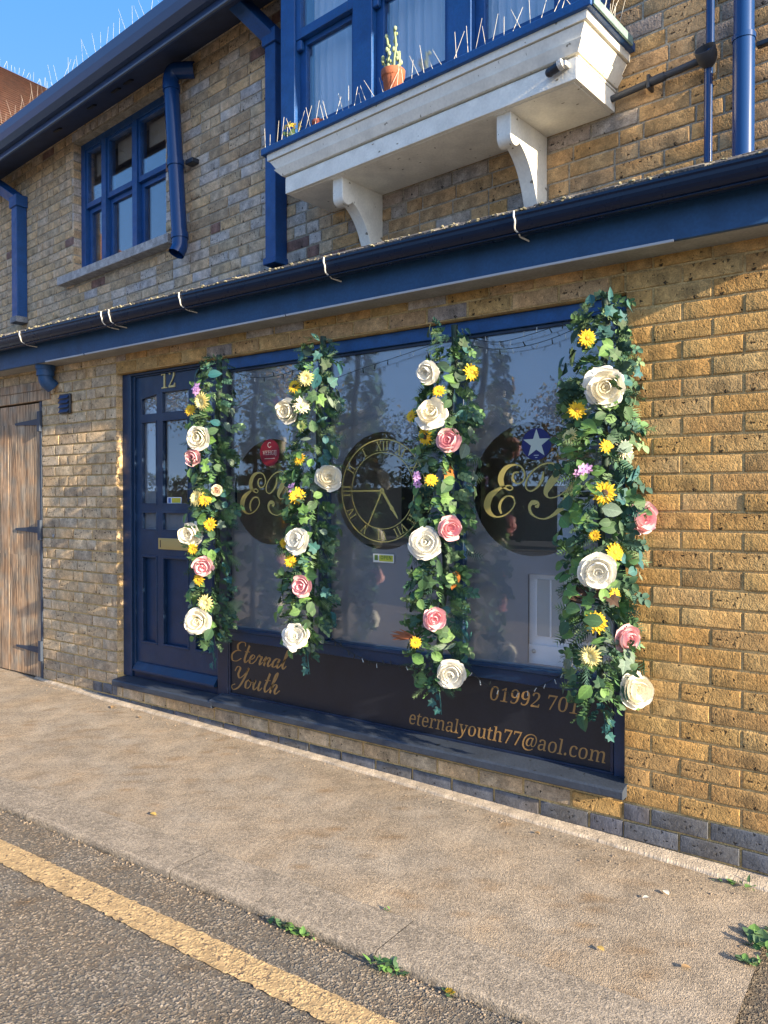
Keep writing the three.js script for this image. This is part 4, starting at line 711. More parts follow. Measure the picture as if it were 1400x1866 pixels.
DATA.forEach((G, gi) => {
  seed = 4242 + gi * 977;
  const gar = tag(group('flower_garland'), G.label, 'garland', 'flower garlands on the shop front'); const A = V(...G.a), B = V(...G.b); gar.position.set(B.x, B.y, B.z);
  const loc = v => v.clone().sub(gar.position), axis = y => { const k = (y - A.y) / (B.y - A.y); return A.clone().lerp(B, k); };
  const Rad = y => { const k = (A.y - y) / (A.y - B.y); return [.145, .15, .15, .165][gi] * (0.62 + .38 * Math.min(1, k * 5)) * (k > .9 ? 1 - (k - .9) * 3.5 : 1); };
  const stem = []; for (let i = 0; i <= 10; i++) { const p = axis(A.y + .03 + (B.y - A.y) * i / 10); p.x += .01 * Math.sin(i * 2); p.z -= .03; stem.push(loc(p)); }
  mesh('stem', tube(stem, .016, 8, 40), LM.deep[1], gar);
  // mass of greenery
  const mats = [], cols = [[.03, .075, .035], [.05, .12, .04], [.03, .09, .06], [.075, .16, .055], [.13, .21, .10], [.022, .07, .05]];
  for (let i = 0; i < 620; i++) {
    const y = A.y + (B.y - A.y - .03) * rnd() + .02, th = rr(-Math.PI * .62, Math.PI * .62) + .3, R = Rad(y), p = axis(y), depth = Math.pow(rnd(), .6) * .62;
    const n = V(Math.sin(th), rr(-.5, .25), Math.cos(th) * .95).normalize(), g = SPR[Math.floor(rnd() * 6)].clone(); const L = rr(.055, .11) * (R / .15);
    const q = new THREE.Quaternion().setFromUnitVectors(V(0, 1, 0), V(n.x + rr(-.5, .5), n.y - .25 + rr(-.7, .5), n.z + rr(-.4, .4)).normalize());
    bit.compose(loc(p.addScaledVector(V(n.x, 0, n.z), R * depth)), q, V(L, L, L)); g.applyMatrix4(bit);
    if (loc(p).z + gar.position.z < -.03) continue;
    const c = pick(cols), k = rr(.8, 1.3); vcol(g, c.map(v => v * k)); mats.push(g);
  }
  const fo = mesh('greenery', merge(mats), foliageM, gar); fo.userData.kind = 'stuff';
  // single leaves
  const nl = [95, 95, 105, 130][gi];
  for (let i = 0; i < nl; i++) {
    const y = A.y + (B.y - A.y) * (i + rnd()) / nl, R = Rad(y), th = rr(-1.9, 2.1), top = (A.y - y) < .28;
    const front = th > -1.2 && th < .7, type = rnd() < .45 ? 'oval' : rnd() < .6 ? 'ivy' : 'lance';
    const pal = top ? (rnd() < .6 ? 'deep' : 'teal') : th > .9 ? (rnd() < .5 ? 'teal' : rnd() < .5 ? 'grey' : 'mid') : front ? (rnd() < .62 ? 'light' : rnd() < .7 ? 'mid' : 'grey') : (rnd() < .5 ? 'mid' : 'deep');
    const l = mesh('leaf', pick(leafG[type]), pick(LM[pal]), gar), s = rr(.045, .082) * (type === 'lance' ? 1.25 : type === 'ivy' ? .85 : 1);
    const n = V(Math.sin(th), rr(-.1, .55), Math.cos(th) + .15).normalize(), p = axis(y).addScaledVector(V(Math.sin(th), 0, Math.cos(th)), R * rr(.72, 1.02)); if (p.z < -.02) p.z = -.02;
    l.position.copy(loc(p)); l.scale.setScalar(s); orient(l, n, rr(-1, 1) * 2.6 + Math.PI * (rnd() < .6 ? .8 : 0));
  }
  for (let i = 0; i < [60, 60, 64, 64][gi]; i++) {
    const y = A.y - .2 + (B.y - A.y + .22) * rnd(), R = Rad(y), th = rr(-1.35, .9), p = axis(y).addScaledVector(V(Math.sin(th), 0, Math.cos(th)), R * rr(.86, 1.04));
    const d = p.clone().addScaledVector(back, 0); if (G.f.some(f => { const q = V(f[1], f[2], f[3]).sub(d); return Math.hypot(q.dot(right), q.y) < f[4] + .035; })) continue;
    const l = mesh('leaf', pick(leafG[rnd() < .85 ? 'oval' : 'ivy']), pick(rnd() < .65 ? LM.light : LM.mid), gar); l.position.copy(loc(p)); l.scale.setScalar(rr(.048, .074)); orient(l, V(Math.sin(th) + .35, rr(0, .6), Math.cos(th) + .1).normalize(), rr(-3.1, 3.1));
  }
  if (gi === 2) { // orange leaves and a rust-coloured plume
    for (const [x, y, z, r] of [[-.72, 1.53, .19, .3], [-.715, 1.5, .2, .1], [-.70, 1.13, .16, 2.9]]) { const l = mesh('orange_leaf', leafG.lance[0], FM.orange, gar); l.position.copy(loc(V(x, y - .03, z))); l.scale.set(.16, .095, .12); orient(l, V(.5, .1, .8), r); }
    const pl = []; for (let i = 0; i < 26; i++) { const g = leafG.lance[i % 2].clone(); g.scale(.028, .085, .04); g.rotateZ(Math.PI / 2 + rr(-.42, .42)); g.translate(-rr(0, .05), rr(-.01, .01), rr(-.01, .02)); pl.push(g); } const f = mesh('rust_plume', merge(pl), FM.rust, gar); f.position.copy(loc(V(-.90, .785, .19))); f.rotation.y = .35;
  }
  if (gi === 3) { const pl = []; for (let i = 0; i < 22; i++) { const g = leafG.lance[i % 2].clone(); g.scale(.03, .1, .04); g.rotateZ(Math.PI * .32 + rr(-.4, .4)); g.translate(-rr(0, .02), rr(0, .03), rr(-.01, .02)); pl.push(g); } const f = mesh('rust_plume', merge(pl), FM.brown, gar); f.position.copy(loc(V(-.05, .99, .2))); f.rotation.y = .5;
    for (let i = 0; i < 3; i++) { const l = mesh('dried_leaf', leafG.ivy[i % 2], FM.brown, gar); l.position.copy(loc(V(-.02 + i * .02, 1.06 - i * .012, .235))); l.scale.setScalar(.05); orient(l, V(.3, .6, .7), i * 2); } }
  // flowers
  for (const [t, x, y, z, r] of G.f) {
    const fl = group(NAMES[t], gar), P = V(x, y, z).addScaledVector(back, .022), n = P.clone().sub(axis(y)); n.y = rr(-.02, .03); n.addScaledVector(back, .17); n.normalize(); n.x += rr(-.38, .38); n.y += rr(-.3, .42);
    fl.position.copy(loc(P)).addScaledVector(n, -r * .35); orient(fl, n, rr(0, 6));
    const add = (nm, g, m, s = r) => { const q = mesh(nm, g, m, fl); q.scale.setScalar(s); return q; };
    if (t === 'white') { const g = pick(RG); add('outer_petals', g.outer, FM.white, r * 1.08); add('heart', g.heart, rnd() < .5 ? FM.whiteHeart : FM.white, r * 1.08); }
    else if (t === 'pink') { const g = pick(PG); add('outer_petals', g.outer, FM.pink, r * 1.12); add('heart', g.heart, FM.pinkHeart, r * 1.12); }
    else if (t === 'bud') { const g = PG[0]; add('outer_petals', g.outer, FM.creamEdge, r); add('heart', g.heart, FM.peach, r); }
    else if (t === 'lilac') { for (let k = 0; k < 5; k++) { const q = add('petals', pick(LGo), FM.lilac, r * .62); q.position.set(rr(-.6, .6) * r, rr(-.8, .8) * r, rr(-.1, .3) * r); q.rotation.set(rr(-.5, .5), rr(-.5, .5), rr(0, 6)); } }
    else if (t === 'sun') { add('petals', pick(DGo), FM.yellow, r * 1.1); add('centre', disc(.3, .13), FM.brown, r * 1.1); }
    else if (t === 'yellow') { add('petals', pick(DGo), FM.yellow, r * 1.1); add('centre', disc(.22, .12), FM.amber, r * 1.1); }
    else if (t === 'green') { add('petals', pick(CGo), FM.green, r * 1.1); add('centre', disc(.25, .2), LM.light[0], r); }
    else { add('petals', pick(CGo), rnd() < .6 ? FM.creamEdge : FM.cream, r * 1.1); add('centre', disc(.22, .13), FM.cream, r * 1.1); }
    // two sepals behind each bloom
    for (let k = 0; k < 2; k++) { const l = mesh('sepal', pick(leafG.oval), pick(LM.light), fl); l.scale.setScalar(r * rr(1.1, 1.6)); l.rotation.z = rr(0, 6.28); l.position.z = -r * .15; }
  }
  // trailing tendril at the foot
  const tp = axis(B.y); const td = tube([loc(V(tp.x + .02, tp.y + .05, .12)), loc(V(tp.x + .04, tp.y - .04, .13)), loc(V(tp.x + .035, tp.y - .12, .11))], .003, 5, 14); mesh('tendril', td, LM.teal[0], gar);
  for (let k = 0; k < 5; k++) { const l = mesh('leaf', leafG.ivy[k % 2], pick(LM.teal), gar); l.position.copy(loc(V(tp.x + .03 + rr(-.03, .03), tp.y + .03 - k * .03, .12))); l.scale.setScalar(rr(.03, .045)); orient(l, V(rr(-.3, .8), rr(0, .5), 1), rr(2, 4)); }
});
lap('garlands');

// ------------------------------------------------------------------ string lights
seed = 991;
const wireM = std({ color: rgb(.012, .02, .02), roughness: .5 }), bulbM = phy({ color: rgb(.8, .85, .85), transmission: .7, roughness: .15, thickness: 0 });
function lights(pts, every, label) {
  const c = new THREE.CatmullRomCurve3(pts.map(p => V(...p))), s = tag(group('string_lights'), label, 'string lights', 'fairy light strings on the shop front'); const o = V(...pts[0]); s.position.copy(o);
  const g = uvm(new THREE.TubeGeometry(c, pts.length * 10, .0017, 5)); g.translate(-o.x, -o.y, -o.z); mesh('cable', g, wireM, s);
  const n = Math.floor(c.getLength() / every);
  for (let i = 1; i < n; i++) { const p = c.getPointAt(i / n).sub(o), a = rr(-.6, .6), up = rnd() < .25 ? -1 : 1; const b = mesh('bulb', uvm(new THREE.CylinderGeometry(.0022, .0032, .022, 6).translate(0, -.013 * up, 0)), rnd() < .5 ? wireM : bulbM, s); b.position.copy(p); b.rotation.z = a; }
}
lights([[-2.38, 2.19, -.03], [-2.2, 2.13, -.035], [-1.95, 2.12, -.035], [-1.72, 2.17, -.03]], .07, 'dark fairy light cable along the top of the leftmost pane');
lights([[-1.62, 2.05, -.035], [-1.45, 2.085, -.035], [-1.24, 2.12, -.035], [-1.0, 2.16, -.035], [-.82, 2.19, -.03]], .075, 'dark fairy light cable rising across the top of the clock pane');
lights([[-.78, 2.19, -.03], [-.62, 2.14, -.035], [-.42, 2.155, -.035], [-.2, 2.20, -.03], [-.1, 2.21, -.03]], .06, 'upper fairy light cable over the pane with the star sticker');
lights([[-.78, 2.15, -.03], [-.6, 2.105, -.035], [-.4, 2.11, -.035], [-.15, 2.17, -.03]], .06, 'lower fairy light cable over the pane with the star sticker');
lights([[-1.6, .68, -.03], [-1.46, .612, -.03], [-1.28, .572, -.04], [-1.1, .585, -.035], [-.93, .63, -.03]], .045, 'fairy light cable sagging across the riser below the clock');
lights([[-.76, .64, -.02], [-.68, .565, -.03], [-.52, .535, -.04], [-.36, .60, -.03], [-.2, .72, -.02]], .05, 'fairy light cable sagging over the telephone number');

// ------------------------------------------------------------------ things on the bay
function upThing(name) { const g = group(name); g.position.copy(upG.position); g.rotation.copy(upG.rotation); return g; }
function place(o, u, y, w) { o.position.copy(V(u, y, w).applyEuler(upG.rotation).add(upG.position)); o.rotation.y = upG.rotation.y; return o; }
{
  seed = 77; const s = tag(place(group('bird_spikes'), -1, 3.432, .41), 'pale wire bird spikes along the blue bay sill', 'bird spikes');
  mesh('base_strip', box(-.98, .99, 0, .004, -.012, .012, .001), M.clip, s); mesh('base_strip', box(.985, 1.01, 0.001, .005, -.36, -.013, .001), M.clip, s);
  const spike = (x, z, ax, az, L) => { const w = mesh('spike', uvm(new THREE.CylinderGeometry(.0010, .0014, L, 5).translate(0, L / 2, 0)), M.wire, s); w.position.set(x, .003, z); w.rotation.set(ax, 0, az); };
  for (let x = -.97; x < .98; x += .047) spike(x + rr(-.012, .012), rr(-.008, .008), rr(-.35, .3), rr(-.55, .6), rr(.09, .14));
  for (let z = -.35; z < 0; z += .03) { spike(1.0 + rr(-.005, .005), z, rr(-.4, .5), rr(-.5, -.1), rr(.10, .15)); if (rnd() < .6) spike(1.0, z + .01, rr(-.4, .5), rr(-.3, .3), rr(.10, .15)); }
  const e = tag(place(group('bird_spikes'), -4.2, 4.715, .415), 'thin bird spikes along the upper roof gutter against the sky', 'bird spikes');
  mesh('base_strip', box(-2.6, 2.3, -.002, .003, -.01, .008, .001), M.gutterUp, e);
  for (let x = -2.5; x < 2.2; x += .085) { const L = rr(.10, .16), w = mesh('spike', uvm(new THREE.CylinderGeometry(.0005, .0008, L, 4).translate(0, L / 2, 0)), M.wire, e); w.position.set(x + rr(-.02, .02), 0, 0); w.rotation.set(rr(-.3, .3), 0, rr(-.35, .35)); }
}
function pot(name, label, u, w, r, h, m) { const g = tag(place(group(name), u, 3.4325, w), label, 'plant pot', 'pots on the bay sill'); const L = [[0, 0], [r * .72, 0], [r * .95, h * .74], [r * 1.06, h * .75], [r * 1.1, h], [r * .95, h], [r * .9, h * .85], [0, h * .85]].map(q => new THREE.Vector2(...q)); mesh('pot', uvm(new THREE.LatheGeometry(L, 26)), m, g); mesh('soil', uvm(new THREE.CylinderGeometry(r * .9, r * .9, .006, 20).translate(0, h * .86, 0)), FM.brown, g); return g; }
{
  seed = 31; const g = pot('potted_succulent', 'tall branching succulent in a terracotta pot on the bay sill', -1.045, .362, .056, .125, M.terracotta);
  const gm = std({ color: rgb(.26, .32, .16), roughness: .7 }), gm2 = std({ color: rgb(.34, .40, .22), roughness: .7 });
  const stems = [[[.005, .1, 0], [.012, .18, .005], [.018, .25, .0], [.012, .33, .005]], [[-.01, .1, .005], [-.022, .17, .01], [-.02, .23, .01], [-.032, .30, .01]], [[.02, .1, -.01], [.035, .16, -.01], [.03, .22, -.012]], [[-.025, .1, 0], [-.045, .16, .005], [-.055, .20, .01]]];
  stems.forEach((s, k) => { const c = s.map(p => V(...p)); mesh('stem', tube(c, .006, 7, 16), gm, g); const cv = new THREE.CatmullRomCurve3(c); for (let i = 0; i < 9; i++) { const p = cv.getPoint(.15 + .85 * i / 8), b = mesh('succulent_leaf', uvm(new THREE.SphereGeometry(1, 7, 5)), rnd() < .5 ? gm : gm2, g); const s2 = rr(.006, .011); b.scale.set(s2, s2 * 1.3, s2); b.position.set(p.x + rr(-.014, .014), p.y + rr(-.005, .008), p.z + rr(-.012, .012)); } });
  const h = pot('potted_cutting', 'smallest red-brown pot on the bay sill, behind the spikes', -1.595, .35, .034, .062, std({ color: rgb(.24, .06, .04), roughness: .7 })); for (let i = 0; i < 5; i++) { const l = mesh('leaf', leafG.lance[i % 2], LM.mid[i % 3], h); l.scale.setScalar(rr(.03, .05)); l.position.y = .055; l.rotation.set(rr(-.4, .4), rr(0, 6), rr(-.6, .6)); }
  const y = pot('yellow_primrose', 'yellow flowers in a small pot at the left end of the bay sill', -1.80, .36, .032, .045, std({ color: rgb(.05, .09, .05), roughness: .7 }));
  for (let i = 0; i < 12; i++) { const f = mesh('flower', pick(LGo), FM.yellow, y); f.scale.setScalar(rr(.016, .022)); f.position.set(rr(-.055, .055), .075 + rr(-.02, .035), rr(-.02, .03)); orient(f, V(rr(-.5, .6), rr(0, .8), 1), rr(0, 6)); }
  for (let i = 0; i < 9; i++) { const l = mesh('leaf', pick(leafG.oval), pick(LM.mid), y); l.scale.setScalar(rr(.03, .05)); l.position.set(rr(-.02, .02), .035, rr(-.02, .02)); l.rotation.set(rr(-.7, .7), rr(0, 6), rr(-.9, .9)); }
}
{ // small camera under the bay cornice
  const c = tag(place(group('security_camera'), -.09, 3.222, .385), 'small dark camera at the corner of the white bay cornice', 'camera');
  const b = mesh('body', merge([uvm(new THREE.CylinderGeometry(.017, .02, .05, 16).rotateZ(Math.PI / 2)), uvm(new THREE.SphereGeometry(.0195, 14, 8).translate(-.025, 0, 0))]), M.blackPlastic, c); b.position.set(-.035, -.005, .012); b.rotation.z = .25;
  const h = mesh('housing', uvm(new THREE.CylinderGeometry(.0215, .0215, .02, 16).rotateZ(Math.PI / 2)), M.white, c); h.position.set(-.008, .002, .012); h.rotation.z = .25; mesh('bracket', box(0, .02, -.012, .012, -.025, .02, .004), M.steel, c);
}
lap('bay things');

// ------------------------------------------------------------------ behind the glass
{
  const whiteP = std({ color: rgb(.82, .84, .86), roughness: .5 });
  const c = tag(group('display_cabinet'), 'white cabinet with glazed upper doors behind the frosted pane by the jamb', 'cabinet'); c.position.set(-.30, .19, -.135);
  mesh('carcass', box(-.19, .24, 0, .9, -.3, 0, .004), whiteP, c); for (const [a, b] of [[-.185, .02], [.028, .235]]) { mesh('door', box(a, b, .02, .56, .001, .016, .004), whiteP, c); mesh('door_knob', uvm(new THREE.SphereGeometry(.01, 10, 8).translate(b < .1 ? a + .03 : b - .04, .53, .022)), M.steel, c); }
  mesh('handle_bar', box(.0, .012, .12, .42, .0165, .026, .003), std({ color: rgb(.12, .15, .2), roughness: .5 }), c);
  mesh('glazing', box(-.15, .21, .6, .86, .001, .008, .001), std({ color: rgb(.4, .42, .42), roughness: .3 }), c); for (let i = 0; i < 6; i++) mesh('glazing_bar', box(-.152 + i * .071, -.144 + i * .071, .598, .862, .0085, .014, .001), whiteP, c);
  const d = tag(group('reception_desk'), 'pale-topped counter just inside the right-hand pane', 'counter'); d.position.set(-.45, .19, -.6); mesh('worktop', box(-.45, .55, .905, .935, -.25, .46, .006), std({ color: rgb(.6, .56, .5), roughness: .6 }), d); mesh('front_panel', box(-.42, .52, 0, .93, -.2, -.16, .003), std({ color: rgb(.2, .22, .26), roughness: .7 }), d);
  const ch = tag(group('salon_chair'), 'blue padded salon chair seen through the round clear opening', 'chair'); ch.position.set(-.78, .19, -1.75); const bp = std({ color: rgb(.02, .09, .32), roughness: .35 });
  mesh('seat', box(-.28, .3, .42, .56, -.28, .28, .05), bp, ch); const bk = mesh('backrest', box(-.28, .3, 0, .72, -.06, .07, .05), bp, ch); bk.position.set(0, .52, -.26); bk.rotation.x = -.25; for (const s of [-.33, .35]) { mesh('armrest', tube([V(s, .5, .25), V(s, .78, .2), V(s, .82, -.1), V(s, .62, -.25)], .035, 10, 20), std({ color: rgb(.01, .012, .02), roughness: .15 }), ch); } mesh('pedestal', uvm(new THREE.CylinderGeometry(.05, .22, .42, 24).translate(0, .21, 0)), M.steel, ch);
  const nt = tag(group('price_list'), 'white printed notice standing behind the second gold monogram', 'notice'); nt.position.set(-.33, 1.1255, -.3); mesh('sheet', box(-.09, .09, 0, .44, -.006, .006, .002), whiteP, nt); mesh('print', merge([box(-.075, .0, .30, .325, .0062, .0068, 0), box(.015, .07, .30, .325, .0062, .0068, 0), box(-.02, .03, .2, .206, .0062, .0068, 0), box(-.02, .02, .14, .146, .0062, .0068, 0)]), M.black, nt);
  const lb = tag(group('letter_board'), 'dark board with white capitals hanging behind the clock', 'sign'); lb.position.set(-1.9, 1.35, -1.6); mesh('board', box(-.3, .36, -.2, .4, -.01, .01, .003), std({ color: rgb(.07, .055, .045), roughness: .8 }), lb); mesh('lettering', merge([fit(text('MOTIVATION', .09, sansB, .002), -.2, .3, .2, .0105, 1.4), fit(text('INSPIRES', .09, sansB, .002), -.18, .26, .06, .0105, 1.1)]), std({ color: rgb(.3, .28, .25), roughness: .6 }), lb);
  const sh = tag(group('wall_shelf'), 'dark wall shelf low behind the clock pane', 'shelf'); sh.position.set(-2.1, 1.0, -1.98); mesh('plank', box(-.9, 1.2, 0, .04, -.12, .1, .004), M.black, sh); for (const s of [-.7, 1]) mesh('shelf_bracket', box(s, s + .03, -.12, 0, -.12, .06, .003), M.black, sh);
}
lap('interior');

// ------------------------------------------------------------------ weeds, leaves, grit
const gnd = (x, z) => z < kb(x) ? gy(x) : z < kf(x) ? gy(x) + .002 : gy(x) - .028;
function weed(x, z, s, n, label, yel) {
  const w = tag(group('weed'), label, 'weed', 'weeds in the pavement joints'); w.position.set(x, x > .605 ? gy(x) - .024 : gnd(x, z), z); const a = [], b = [];
  for (let i = 0; i < n; i++) { const g = (rnd() < .6 ? pick(leafG.oval) : pick(leafG.lance)).clone(); const L = s * rr(.35, .8); g.scale(L, L, L); g.rotateX(-rr(.5, 1.35)); g.rotateY(rr(0, 6.28)); g.translate(rr(-1, 1) * s * .75, rr(0, .25) * s, rr(-.35, .35) * s); (rnd() < .4 ? a : b).push(g); }
  if (a.length) mesh('leaves', merge(a), LM.light[0], w); if (b.length) mesh('leaves', merge(b), LM.mid[1], w);
  if (yel) for (let i = 0; i < 3; i++) { const f = mesh('flower', pick(DGo), FM.yellow, w); f.scale.setScalar(s * .3); f.position.set(rr(-.3, .3) * s, s * .35, rr(-.2, .2) * s); orient(f, V(rr(-.4, .4), 1, rr(-.2, .6)), 0); }
}
seed = 606;
[[-.74, .045, 12], [-.67, .05, 14], [-.61, .04, 10]].forEach(([x, s, n], i) => weed(x, kf(x) + .012, s, n, ['left tuft of the green weeds in the kerb joint', 'middle tuft of the green weeds in the kerb joint', 'right tuft of the long weed patch in the kerb joint'][i]));
weed(-.315, kf(-.315) + .012, .06, 22, 'bushiest single weed in the kerb joint'); weed(-.26, kf(-.26) + .014, .03, 8, 'small weed just right of the bushiest kerb weed');
weed(-.10, kf(-.10) + .014, .035, 7, 'weed with yellow flowers in the kerb joint', true); weed(.19, kf(.19) + .014, .02, 6, 'tiny weed at the right end of the kerb joint');
weed(.47, .10, .05, 10, 'weed at the foot of the wall by the pavement edge'); weed(.40, .12, .025, 6, 'small weed beside the one at the wall foot');
[[.615, .36, .07, 'upper clump on the pavement side edge'], [.62, .43, .075, 'middle clump on the pavement side edge'], [.60, .50, .05, 'lower clump on the pavement side edge'], [.585, .60, .035, 'lowest small tuft on the pavement side edge']].forEach(([x, z, s, l]) => weed(x, z, s, 22, 'green weed, ' + l));
weed(-.47, kb(-.47), .018, 5, 'tiny weed in the line behind the kerb');
{
  const lm = [std({ color: rgb(.45, .30, .08), roughness: .8 }), std({ color: rgb(.32, .2, .09), roughness: .8 }), std({ color: rgb(.6, .55, .45), roughness: .8 })];
  [[-1.75, 1.02, .035, 0, 'yellow fallen leaf on the pavement near the kerb'], [-3.32, .10, .05, 1, 'brown fallen leaf against the wall by the door sill'], [.25, .32, .03, 2, 'pale scrap lying on the pavement near the wall'], [.22, .40, .025, 2, 'white chip lying on the pavement'], [.18, .80, .028, 0, 'tan fallen leaf on the pavement near the kerb end'], [.42, .75, .03, 1, 'curled dark leaf on the pavement near its side edge'], [-3.0, .16, .03, 1, 'small brown leaf on the pavement below the door sill'], [-.3, .16, .025, 1, 'small brown leaf below the window sill']].forEach(([x, z, s, m, l]) => { const o = tag(mesh('fallen_leaf', pick(leafG.oval).clone().rotateX(-Math.PI / 2 + .12), lm[m]), l, m === 2 ? 'litter' : 'leaf'); o.position.set(x, gy(x) + .006, z); o.scale.setScalar(s); o.rotation.y = rr(0, 6); });
  const gr = []; for (let i = 0; i < 700; i++) { const x = rr(-5, .58), wall = rnd() < .35, z = wall ? .06 + Math.abs(rr(-1, 1) * rr(0, 1)) * .2 + (x > -1.6 ? .08 * (x + 1.6) / 1.6 : 0) : kf(x) + rr(0, .035), s = rr(.0015, .005); const g = new THREE.IcosahedronGeometry(s, 0); g.scale(1, .7, rr(.7, 1.3)); g.translate(x, (wall ? gy(x) : gy(x) - .028) + s * .4, z); gr.push(uvm(g)); }
  const bl = []; for (let i = 0; i < 1500; i++) { const x = rr(-6, .58), L = rr(.008, .022), z = kf(x) + rr(-.004, .012), a = rr(0, 6.28), d = V(Math.cos(a) * .5, 1, Math.sin(a) * .5 + .2).normalize().multiplyScalar(L), g = new THREE.BufferGeometry(), w = .0012; g.setAttribute('position', new THREE.Float32BufferAttribute([-w, 0, 0, w, 0, w, d.x, d.y, d.z], 3)); g.computeVertexNormals(); g.translate(x, gy(x) - .028, z); const q = pick([[.09, .075, .04], [.13, .11, .05], [.06, .07, .025], [.16, .12, .06]]); vcol(g, q); bl.push(g); }
  const gs = mesh('dry_grass', merge(bl), foliageM); tag(gs, 'short dry grass and moss rooted in the joint along the kerb', 'grass'); gs.userData.kind = 'stuff';
  const o = mesh('grit', merge(gr), std({ color: rgb(.26, .2, .14), roughness: 1 })); tag(o, 'loose grit and soil along the kerb joint and wall foot', 'grit'); o.userData.kind = 'stuff';
}
lap('weeds');

// ------------------------------------------------------------------ beyond the street: seen over the eaves and in the glass
function tree(x, z, h, r, label, cols, dens) {
  const t = tag(group('street_tree'), label, 'tree', 'trees across the street'); const y0 = gy(x) - .03; t.position.set(x, y0, z);
  const tr = [tube([V(0, 0, 0), V(.05, h * .3, .03), V(-.04, h * .6, 0), V(.05, h * .88, .02)], .12, 8, 12)], tips = [];
  for (let i = 0; i < 12; i++) { const a = rr(0, 6.28), y = h * rr(.25, .8), L = r * rr(.6, 1.05) * (1 - .4 * (y / h)), e = V(Math.cos(a) * L, y + h * rr(.08, .25), Math.sin(a) * L); tr.push(tube([V(0, y, 0), V(e.x * .5, y + (e.y - y) * .65, e.z * .5), e], .035, 5, 8)); tips.push(e, V(e.x * .6, y + (e.y - y) * .7, e.z * .6)); for (let k = 0; k < 3; k++) { const f = e.clone().add(V(rr(-.5, .5) * r * .5, rr(.1, .6) * r * .5, rr(-.5, .5) * r * .5)); tr.push(tube([e, f], .012, 4)); tips.push(f); } }
  mesh('trunk', merge(tr), std({ color: rgb(.11, .085, .06), roughness: .95 }), t);
  const lv = []; for (let i = 0; i < dens; i++) { const c = pick(tips), s = rr(.05, .13), p = V(c.x + rr(-1, 1) * r * .3, c.y + rr(-1, 1) * r * .3, c.z + rr(-1, 1) * r * .3); const g = new THREE.BufferGeometry(); const d = V(rr(-1, 1), rr(-1, 1), rr(-1, 1)).normalize().multiplyScalar(s), e = V(rr(-1, 1), rr(-1, 1), rr(-1, 1)).normalize().multiplyScalar(s); g.setAttribute('position', new THREE.Float32BufferAttribute([p.x - d.x, p.y - d.y, p.z - d.z, p.x + e.x, p.y + e.y, p.z + e.z, p.x + d.x, p.y + d.y, p.z + d.z], 3)); g.computeVertexNormals(); const q = pick(cols), k = rr(.75, 1.25); vcol(g, q.map(v => v * k)); lv.push(g); }
  mesh('crown', merge(lv), foliageM, t);
}
seed = 2024;
const GRN = [[.05, .09, .03], [.07, .10, .03], [.12, .11, .04]], AUT = [[.12, .11, .04], [.2, .13, .04], [.08, .10, .035]];
[[-30, 19, 11.5, 3.6, AUT, 4500, 'tallest tree across the street, far left end'], [-25, 20, 9.5, 3.2, GRN, 4200, 'tall green tree across the street, second from the left'], [-21, 21, 6.6, 2.4, AUT, 3600, 'yellowing tree across the street, third from the left'], [-17.5, 20, 5.2, 2.1, GRN, 3400, 'green tree across the street, fourth from the left'], [-14, 21, 4.2, 1.8, GRN, 3200, 'low green tree across the street, fifth from the left'], [-11.2, 20, 4.9, 1.5, GRN, 2800, 'narrow green tree across the street, sixth from the left'], [-8.4, 21, 4.4, 1.8, AUT, 2800, 'rightmost yellowing tree across the street']].forEach(a => tree(a[0], a[1], a[2], a[3], a[6], a[4], a[5]));
{ seed = 515; const hg = tag(group('hedge'), 'long dark hedge in front of the trees across the street', 'hedge'); hg.position.set(-20, gy(-20) - .03, 17); const lv = []; for (let i = 0; i < 9000; i++) { const p = V(rr(-17, 15), 0, rr(-.6, .6)), top = 1.7 + .5 * n16(p.x / 17 + 3, .3); p.y = rnd() < .3 ? top + rr(-.15, .15) : rr(0, top); if (rnd() < .6) p.z = -.6 + rr(-.08, .08); const s2 = rr(.06, .13), d = V(rr(-1, 1), rr(-1, 1), rr(-.5, .5)).normalize().multiplyScalar(s2), e = V(rr(-1, 1), rr(-1, 1), rr(-.5, .5)).normalize().multiplyScalar(s2), g = new THREE.BufferGeometry(); g.setAttribute('position', new THREE.Float32BufferAttribute([p.x - d.x, p.y - d.y, p.z - d.z, p.x + e.x, p.y + e.y, p.z + e.z, p.x + d.x, p.y + d.y, p.z + d.z], 3)); g.computeVertexNormals(); const k = rr(.6, 1.3); vcol(g, [.035 * k, .065 * k, .025 * k]); lv.push(g); } const fo = mesh('foliage', merge(lv), foliageM, hg); mesh('stems', box(-17, 15, 0, 1.55, -.35, .45, .1), std({ color: rgb(.02, .025, .012), roughness: 1 }), hg); }
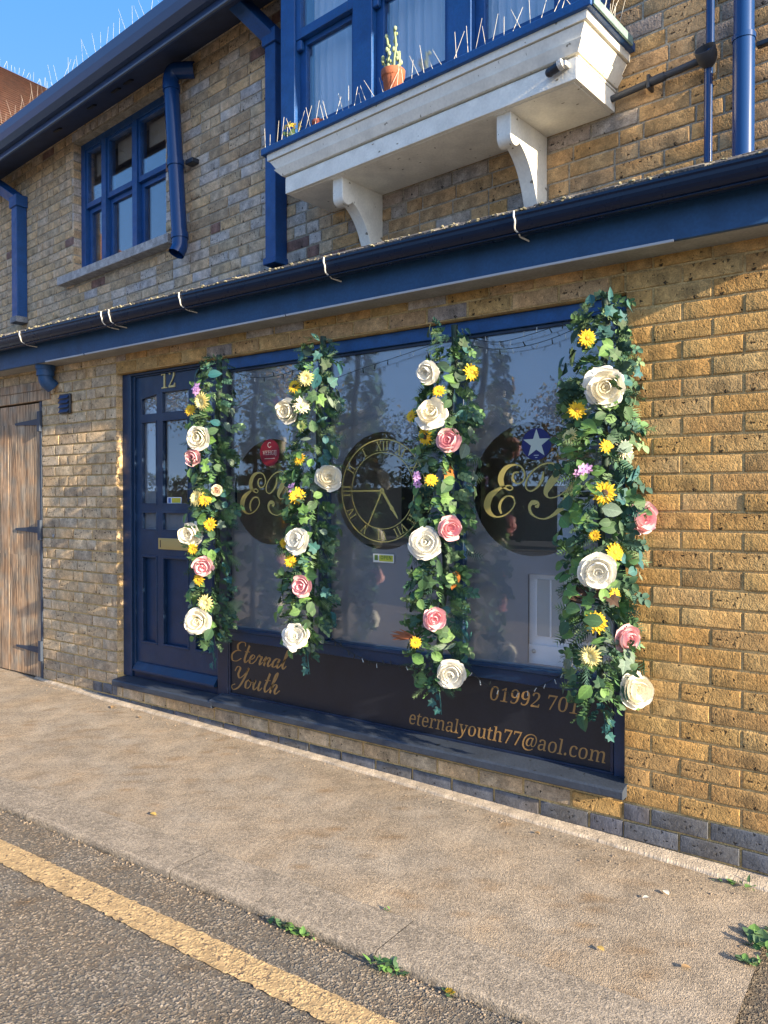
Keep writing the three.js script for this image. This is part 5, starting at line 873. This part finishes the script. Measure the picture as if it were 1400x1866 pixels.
function house(name, label, x0, x1, z0, z1, eave, ridge, wallM, cat) {
  const h = tag(group(name), label, cat); const cx = (x0 + x1) / 2, cz = (z0 + z1) / 2, yb = gy(cx) - .05; h.position.set(cx, yb, cz); const X = (x1 - x0) / 2, Z = (z1 - z0) / 2, e = eave - yb, r = ridge - yb, o = .4;
  mesh('wall', box(-X, X, 0, e, -Z, Z, .01), wallM, h);
  const rx = Math.max(.3, X - Z * .8), P = [[-X - o, e, -Z - o], [X + o, e, -Z - o], [X + o, e, Z + o], [-X - o, e, Z + o], [-rx, r, 0], [rx, r, 0]], F = [[3, 2, 5], [3, 5, 4], [1, 0, 4], [1, 4, 5], [2, 1, 5], [0, 3, 4]], v = []; F.forEach(f => f.forEach(k => v.push(...P[k]))); const g = new THREE.BufferGeometry(); g.setAttribute('position', new THREE.Float32BufferAttribute(v, 3)); g.computeVertexNormals(); const roof = mesh('roof', uvm(g), M.tiles, h);
  // courses of tiles on the faces towards the shop
  const cs = []; for (const [a, b, c, d] of [[P[3], P[2], P[5], P[4]], [P[2], P[1], P[5], P[5]]]) for (let k = 0; k < 34; k++) { const t = k / 34, t1 = (k + 1.15) / 34, L = (p, q, s) => V(p[0] + (q[0] - p[0]) * s, p[1] + (q[1] - p[1]) * s + .0, p[2] + (q[2] - p[2]) * s); const A = L(a, d, t), B = L(b, c, t), C = L(b, c, Math.min(1, t1)), D = L(a, d, Math.min(1, t1)); const n = B.clone().sub(A).cross(D.clone().sub(A)).normalize(); A.addScaledVector(n, .05); B.addScaledVector(n, .05); C.addScaledVector(n, .02); D.addScaledVector(n, .02); const q = new THREE.BufferGeometry(); q.setAttribute('position', new THREE.Float32BufferAttribute([A, B, C, A, C, D].flatMap(p => p.toArray()), 3)); q.computeVertexNormals(); cs.push(uvm(q)); }
  mesh('tile_courses', merge(cs), M.tiles, h);
  mesh('eaves_gutter', merge([box(-X - o, X + o, e - .12, e + .02, Z + o, Z + o + .1, .01), box(X + o, X + o + .1, e - .12, e + .02, -Z - o, Z + o, .01)]), M.verdigris, h);
  for (let k = 0; k < 3; k++) for (const fl of [.9, 3.6]) { const wx = X, wz = -Z + (k + .5) * 2 * Z / 3; const w = mesh('window', box(wx - .01, wx + .05, fl, fl + 1.3, wz - .5, wz + .5, .01), M.white, h); mesh('pane', box(wx + .051, wx + .06, fl + .08, fl + 1.22, wz - .42, wz + .42, 0), std({ color: rgb(.03, .04, .05), roughness: .05 }), w); }
  return h;
}
const clad = std({ color: rgb(.2, .18, .15), map: T.brick, roughness: .9 });
const nb = house('neighbour_house', 'orange tiled roof of the house beyond the left end of the gutter', -19.5, -9.5, -9.4, -2.6, 7.0, 10.3, clad, 'house'); nb.rotation.y = Math.PI / 2;
{ const hs = []; for (let i = 0; i < 60; i++) { const p = V(-2.3 + i * .08, 10.3 - nb.position.y, 0); hs.push(tube([p, p.clone().add(V(rr(-.08, .08), rr(.12, .2), rr(-.08, .08)))], .0018, 4)); } mesh('ridge_spikes', merge(hs), M.wire, nb); }
house('opposite_house', 'brick house with hipped tile roof across the street to the left', -25, -16.5, 1.8, 7.4, 5.4, 8.9, clad, 'house');
lap('beyond');

renderer.render(scene, camera);
